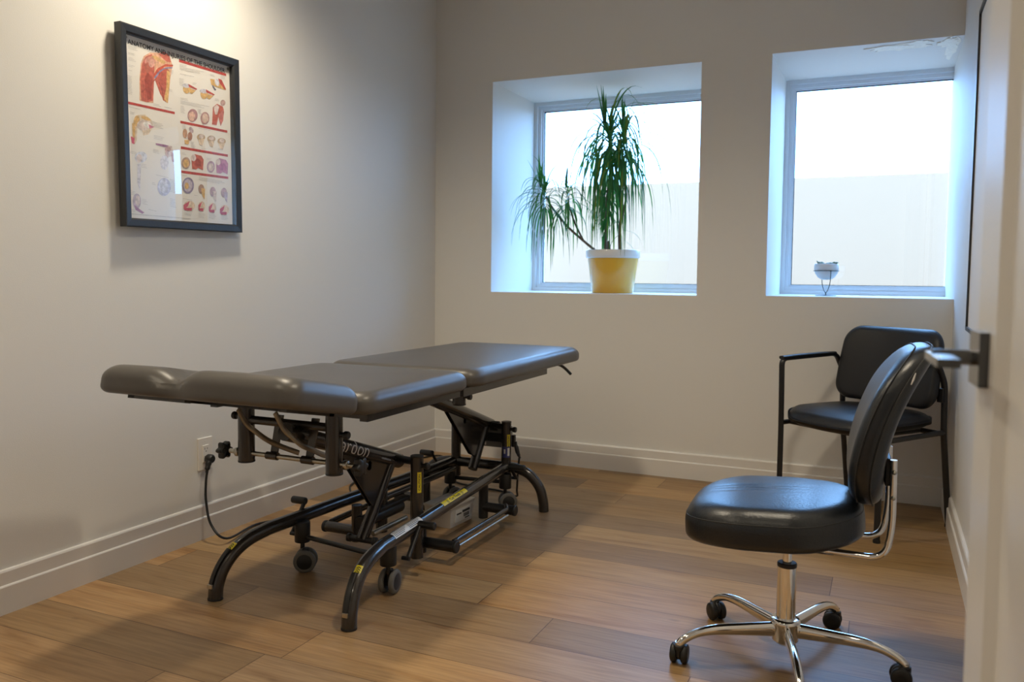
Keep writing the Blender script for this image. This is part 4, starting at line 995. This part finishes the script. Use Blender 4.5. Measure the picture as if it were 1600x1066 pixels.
# ================================================================ guest armchair
def guest_chair():
    th = radians(-36.6); org = V((-.0675, 3.905, 0))
    R = empty('guest_chair', org, 'black vinyl armchair with tubular black frame in the corner below the right window', 'chair', rz=th)
    def B(mb, name, m, parent=R, tf=None): return mb.build(name, m, parent, world=False, tf=tf)
    w = .256
    for s in (-1, 1):
        L = MB()
        front = [(s*w, -.250, .008), (s*w, -.232, .40), (s*w, -.225, .692)]
        tube(L, fillet([(s*w, -.232, .008), (s*w, -.232, .40), (s*w, -.238, .694), (s*w, .118, .705), (s*w, .168, .62), (s*w, .175, .40), (s*w, .232, .008)], .032, 8), .0105, None, 18, r2=.0135)
        fr = B(L, 'side_frame', M_matte)
        a_ = MB(); tube(a_, fillet([(s*w, -.240, .699), (s*w, -.15, .704), (s*w, .02, .708), (s*w, .105, .708)], .03), .015, None, 14, r2=.008, pw=.7); B(a_, 'armrest', M_black, fr)
        g = MB()
        for yy in (-.232, .232): cyl(g, (s*w, yy, 0), (s*w, yy, .012), .0145, seg=18)
        B(g, 'glide', M_black, fr)
    c = MB(); cyl(c, (-w, -.18, .405), (w, -.18, .405), .010); cyl(c, (-w, .176, .405), (w, .176, .405), .011)
    cyl(c, (-.15, -.18, .405), (-.15, .176, .405), .010); cyl(c, (.15, -.18, .405), (.15, .176, .405), .010)
    cyl(c, (w, -.232, .405), (w, .176, .412), .011); cyl(c, (-w, -.232, .405), (-w, .176, .412), .011)
    B(c, 'seat_support', M_matte)
    def sd(q):
        x, y, z = q; k = 1-.06*max(0, y/.22)
        if z < 0: z = z*(1-.0)+.028*((x/.24)**2*.7+(y/.24)**2*.5)
        return V((x*k, y, z-.022*max(0, (-y-.10)/.14)**2))
    s = MB(); cushion(s, .252, .240, .13, .072, .036, .014, sd, None, 34, botR=.034)
    B(s, 'seat', M_leather2, tf=Matrix.Translation((0, -.035, .448)))
    def bd(q):
        x, y, z = q; k = 1-.05*max(0, y/.17)
        return V((x*k, -z+.10*(y/.17)*.35-.55*x*x+.02, y))
    s = MB(); cushion(s, .252, .168, .075, .052, .026, .006, bd, None, 34, botR=.024)
    bo = B(s, 'backrest', M_leather2, tf=Matrix.Translation((0, .158, .672)))
    k = MB()
    for s_ in (-1, 1): box(k, (s_*w-.012*s_-.01, .150, .54), (s_*w+.006*s_, .178, .60), bev=.003)
    B(k, 'back_mount', M_matte, bo)
guest_chair()

# ================================================================ dracaena in yellow pot
def dracaena():
    o = V((-1.437, 4.58, .9614))
    pl = empty('potted_dracaena', o, 'leggy dracaena with drooping narrow leaves in a yellow pot on the left windowsill', 'plant')
    p = MB(); lathe(p, [(.0, .0), (.114, .0), (.119, .004), (.146, .200)], o, M_poty, 56)
    lathe(p, [(.146, .199), (.153, .201), (.155, .206), (.156, .242), (.153, .246), (.146, .246), (.142, .225)], o, M_potw, 56)
    pt = p.build('flower_pot', None, pl)
    s = MB(); lathe(s, [(.0, .228), (.08, .231), (.143, .226)], o, None, 40); s.build('soil', M_soil, pt)
    zb = o.z+.23
    def W(px, pz, dy=0): return V((px, o.y+dy, pz))
    stems = {
     'a': ([W(-1.395, zb), W(-1.40, 1.32), W(-1.395, 1.42, .01), W(-1.415, 1.55, .02), W(-1.445, 1.74, .01)], .0105),
     'b': ([W(-1.40, 1.36), W(-1.375, 1.42, -.02), W(-1.36, 1.52, -.02), W(-1.385, 1.66, -.02), W(-1.382, 1.78, -.02)], .008),
     'c': ([W(-1.462, zb), W(-1.462, 1.26, -.01)], .013),
     'd': ([W(-1.52, zb, -.02), W(-1.60, 1.26, -.05), W(-1.70, 1.35, -.07), W(-1.79, 1.46, -.08), W(-1.825, 1.52, -.08)], .008),
     'e': ([W(-1.60, 1.26, -.05), W(-1.66, 1.36, -.03), W(-1.70, 1.47, -.03), W(-1.705, 1.52, -.03)], .006),
     'f': ([W(-1.49, zb, .03), W(-1.50, 1.35, .05), W(-1.50, 1.50, .06), W(-1.48, 1.66, .05)], .008)}
    for k, (pts, r) in stems.items():
        m = MB(); c = cr(pts, 6); tube(m, c, [r*(1-.35*i/(len(c)-1)) for i in range(len(c))], None, 10); m.build('stem', M_stem, pl)
    rr = random.Random(12)
    def leaf(mb, base, az, el, L, droop, w, m):
        d = V((cos(az)*cos(el), sin(az)*cos(el), sin(el))); p = V(base); pts = [p.copy()]; n = 11; g = droop
        for i in range(n):
            d = (d+V((0, 0, -g*(.35+i/n*1.1)))).normalized(); p = p+d*L/n; p.y = max(BW-.06, min(p.y, REC-.03)); p.x = max(p.x, LW+.40); pts.append(p.copy())
        F = frames(pts); vs = []
        for i, (t, nn, bb) in enumerate(F):
            side = t.cross(V((0, 0, 1)));
            if side.length < .15: side = V((-sin(az), cos(az), 0))
            side.normalize(); up_ = side.cross(t).normalized(); u = i/n
            ww = w*(min(1, .45+u*3.0))*(1-u**2.4)+.0003
            vs += [pts[i]-side*ww+up_*ww*.35, pts[i]-up_*.0, pts[i]+side*ww+up_*ww*.35]
        fs = []
        for i in range(n): fs += [(3*i, 3*i+1, 3*i+4, 3*i+3), (3*i+1, 3*i+2, 3*i+5, 3*i+4)]
        mb.add(vs, fs, m)
    def crown(c, dirv, n, L, droop, spread=1, w=.0065, el0=.1, el1=1.3, yb=.5):
        mb = MB(); c = V(c)
        for i in range(n):
            az = rr.uniform(0, 2*pi); u = i/n; el = el0+(el1-el0)*u**1.3+rr.uniform(-.2, .2)
            base = c+V((0, 0, -.10+.12*u))+V((rr.uniform(-1, 1), rr.uniform(-1, 1), 0))*.006
            ll = L*rr.uniform(.72, 1.12)*(1-.35*u)
            leaf(mb, base, az, el, ll, droop*rr.uniform(.38, 1.35)*(1-.5*u), w*rr.uniform(.8, 1.15), M_leaf2 if rr.random() < .10 else M_leaf)
        mb.build('leaf_crown', None, pl)
    crown(W(-1.47, 1.86), 0, 90, .62, 1.15, w=.0068, el0=-.2, el1=1.45)
    crown(W(-1.375, 1.82, -.02), 0, 62, .56, 1.1, w=.0062, el0=-.1, el1=1.35)
    crown(W(-1.475, 1.66, .03), 0, 44, .44, 1.5, w=.0060, el0=-.3, el1=.8)
    crown(W(-1.47, 1.50, -.01), 0, 24, .34, 1.5, w=.005, el0=-.3, el1=.7)
    crown(W(-1.83, 1.545, -.08), 0, 60, .42, .95, w=.0052, el0=-.1, el1=1.4)
    crown(W(-1.71, 1.54, -.03), 0, 34, .36, .95, w=.005, el0=0., el1=1.3)
    crown(W(-1.38, 1.37, -.01), 0, 5, .20, .4, w=.0035, el0=-.2, el1=.5)
    # upright tips of the crowns
    mb = MB()
    for cx, cz, n, L, dy in ((-1.50, 1.90, 9, .24, 0), (-1.382, 1.90, 6, .17, -.02), (-1.86, 1.57, 5, .18, -.08), (-1.72, 1.57, 4, .13, -.03)):
        for i in range(n): leaf(mb, W(cx, cz, dy), rr.uniform(0, 2*pi), rr.uniform(1.15, 1.5), L*rr.uniform(.6, 1.1), .03, .008, M_leaf)
    mb.build('upright_leaves', None, pl)
dracaena()

# ================================================================ succulent bowl on wire stand
def succulent():
    o = V((-.286, 4.60, .9666)); q = empty('succulent_bowl', o, 'small pale round bowl with a succulent on a wire stand, right windowsill', 'planter')
    m = MB(); prof = [(.0, .083), (.022, .084), (.042, .096), (.056, .118), (.061, .142), (.059, .163), (.056, .167), (.052, .163), (.053, .145), (.0, .143)]
    lathe(m, prof, o, None, 48); m.build('bowl', M_bowl, q)
    m = MB(); lathe(m, [(.052, .0), (.052, .003), (.0, .004)], o, None, 32)
    tube(m, [o+V((.063*cos(2*pi*i/40), .063*sin(2*pi*i/40), .130)) for i in range(41)], .0018, None, 8, cap=False)
    cyl(m, o+V((0, 0, .002)), o+V((0, 0, .016)), .003, seg=10)
    for a in (radians(-66), radians(114)):
        d = V((cos(a), sin(a), 0)); tube(m, cr([o+V((0, 0, .014)), o+d*.030+V((0, 0, .032)), o+d*.056+V((0, 0, .070)), o+d*.063+V((0, 0, .130))], 6), .0020, None, 8)
    m.build('wire_stand', M_wire, q)
    m = MB(); rr = random.Random(4)
    for i in range(16):
        a = rr.uniform(0, 2*pi); rad = rr.uniform(.005, .045); c = o+V((rad*cos(a), rad*sin(a), .158)); tip = c+V((cos(a)*.028, sin(a)*.020, rr.uniform(.004, .018)))
        tube(m, cr([c, (c+tip)/2+V((0, 0, .004)), tip], 3), [.005, .007, .0075, .007, .0055, .003, .001], None, 8)
    for sx, h in ((-1, .022), (-.75, .018)): 
        c = o+V((-.030, 0, .160)); tube(m, [c, c+V((sx*.010, 0, .012)), c+V((sx*.020, 0, h))], [.006, .006, .001], None, 8)
    m.build('succulent', M_succ, q)
succulent()
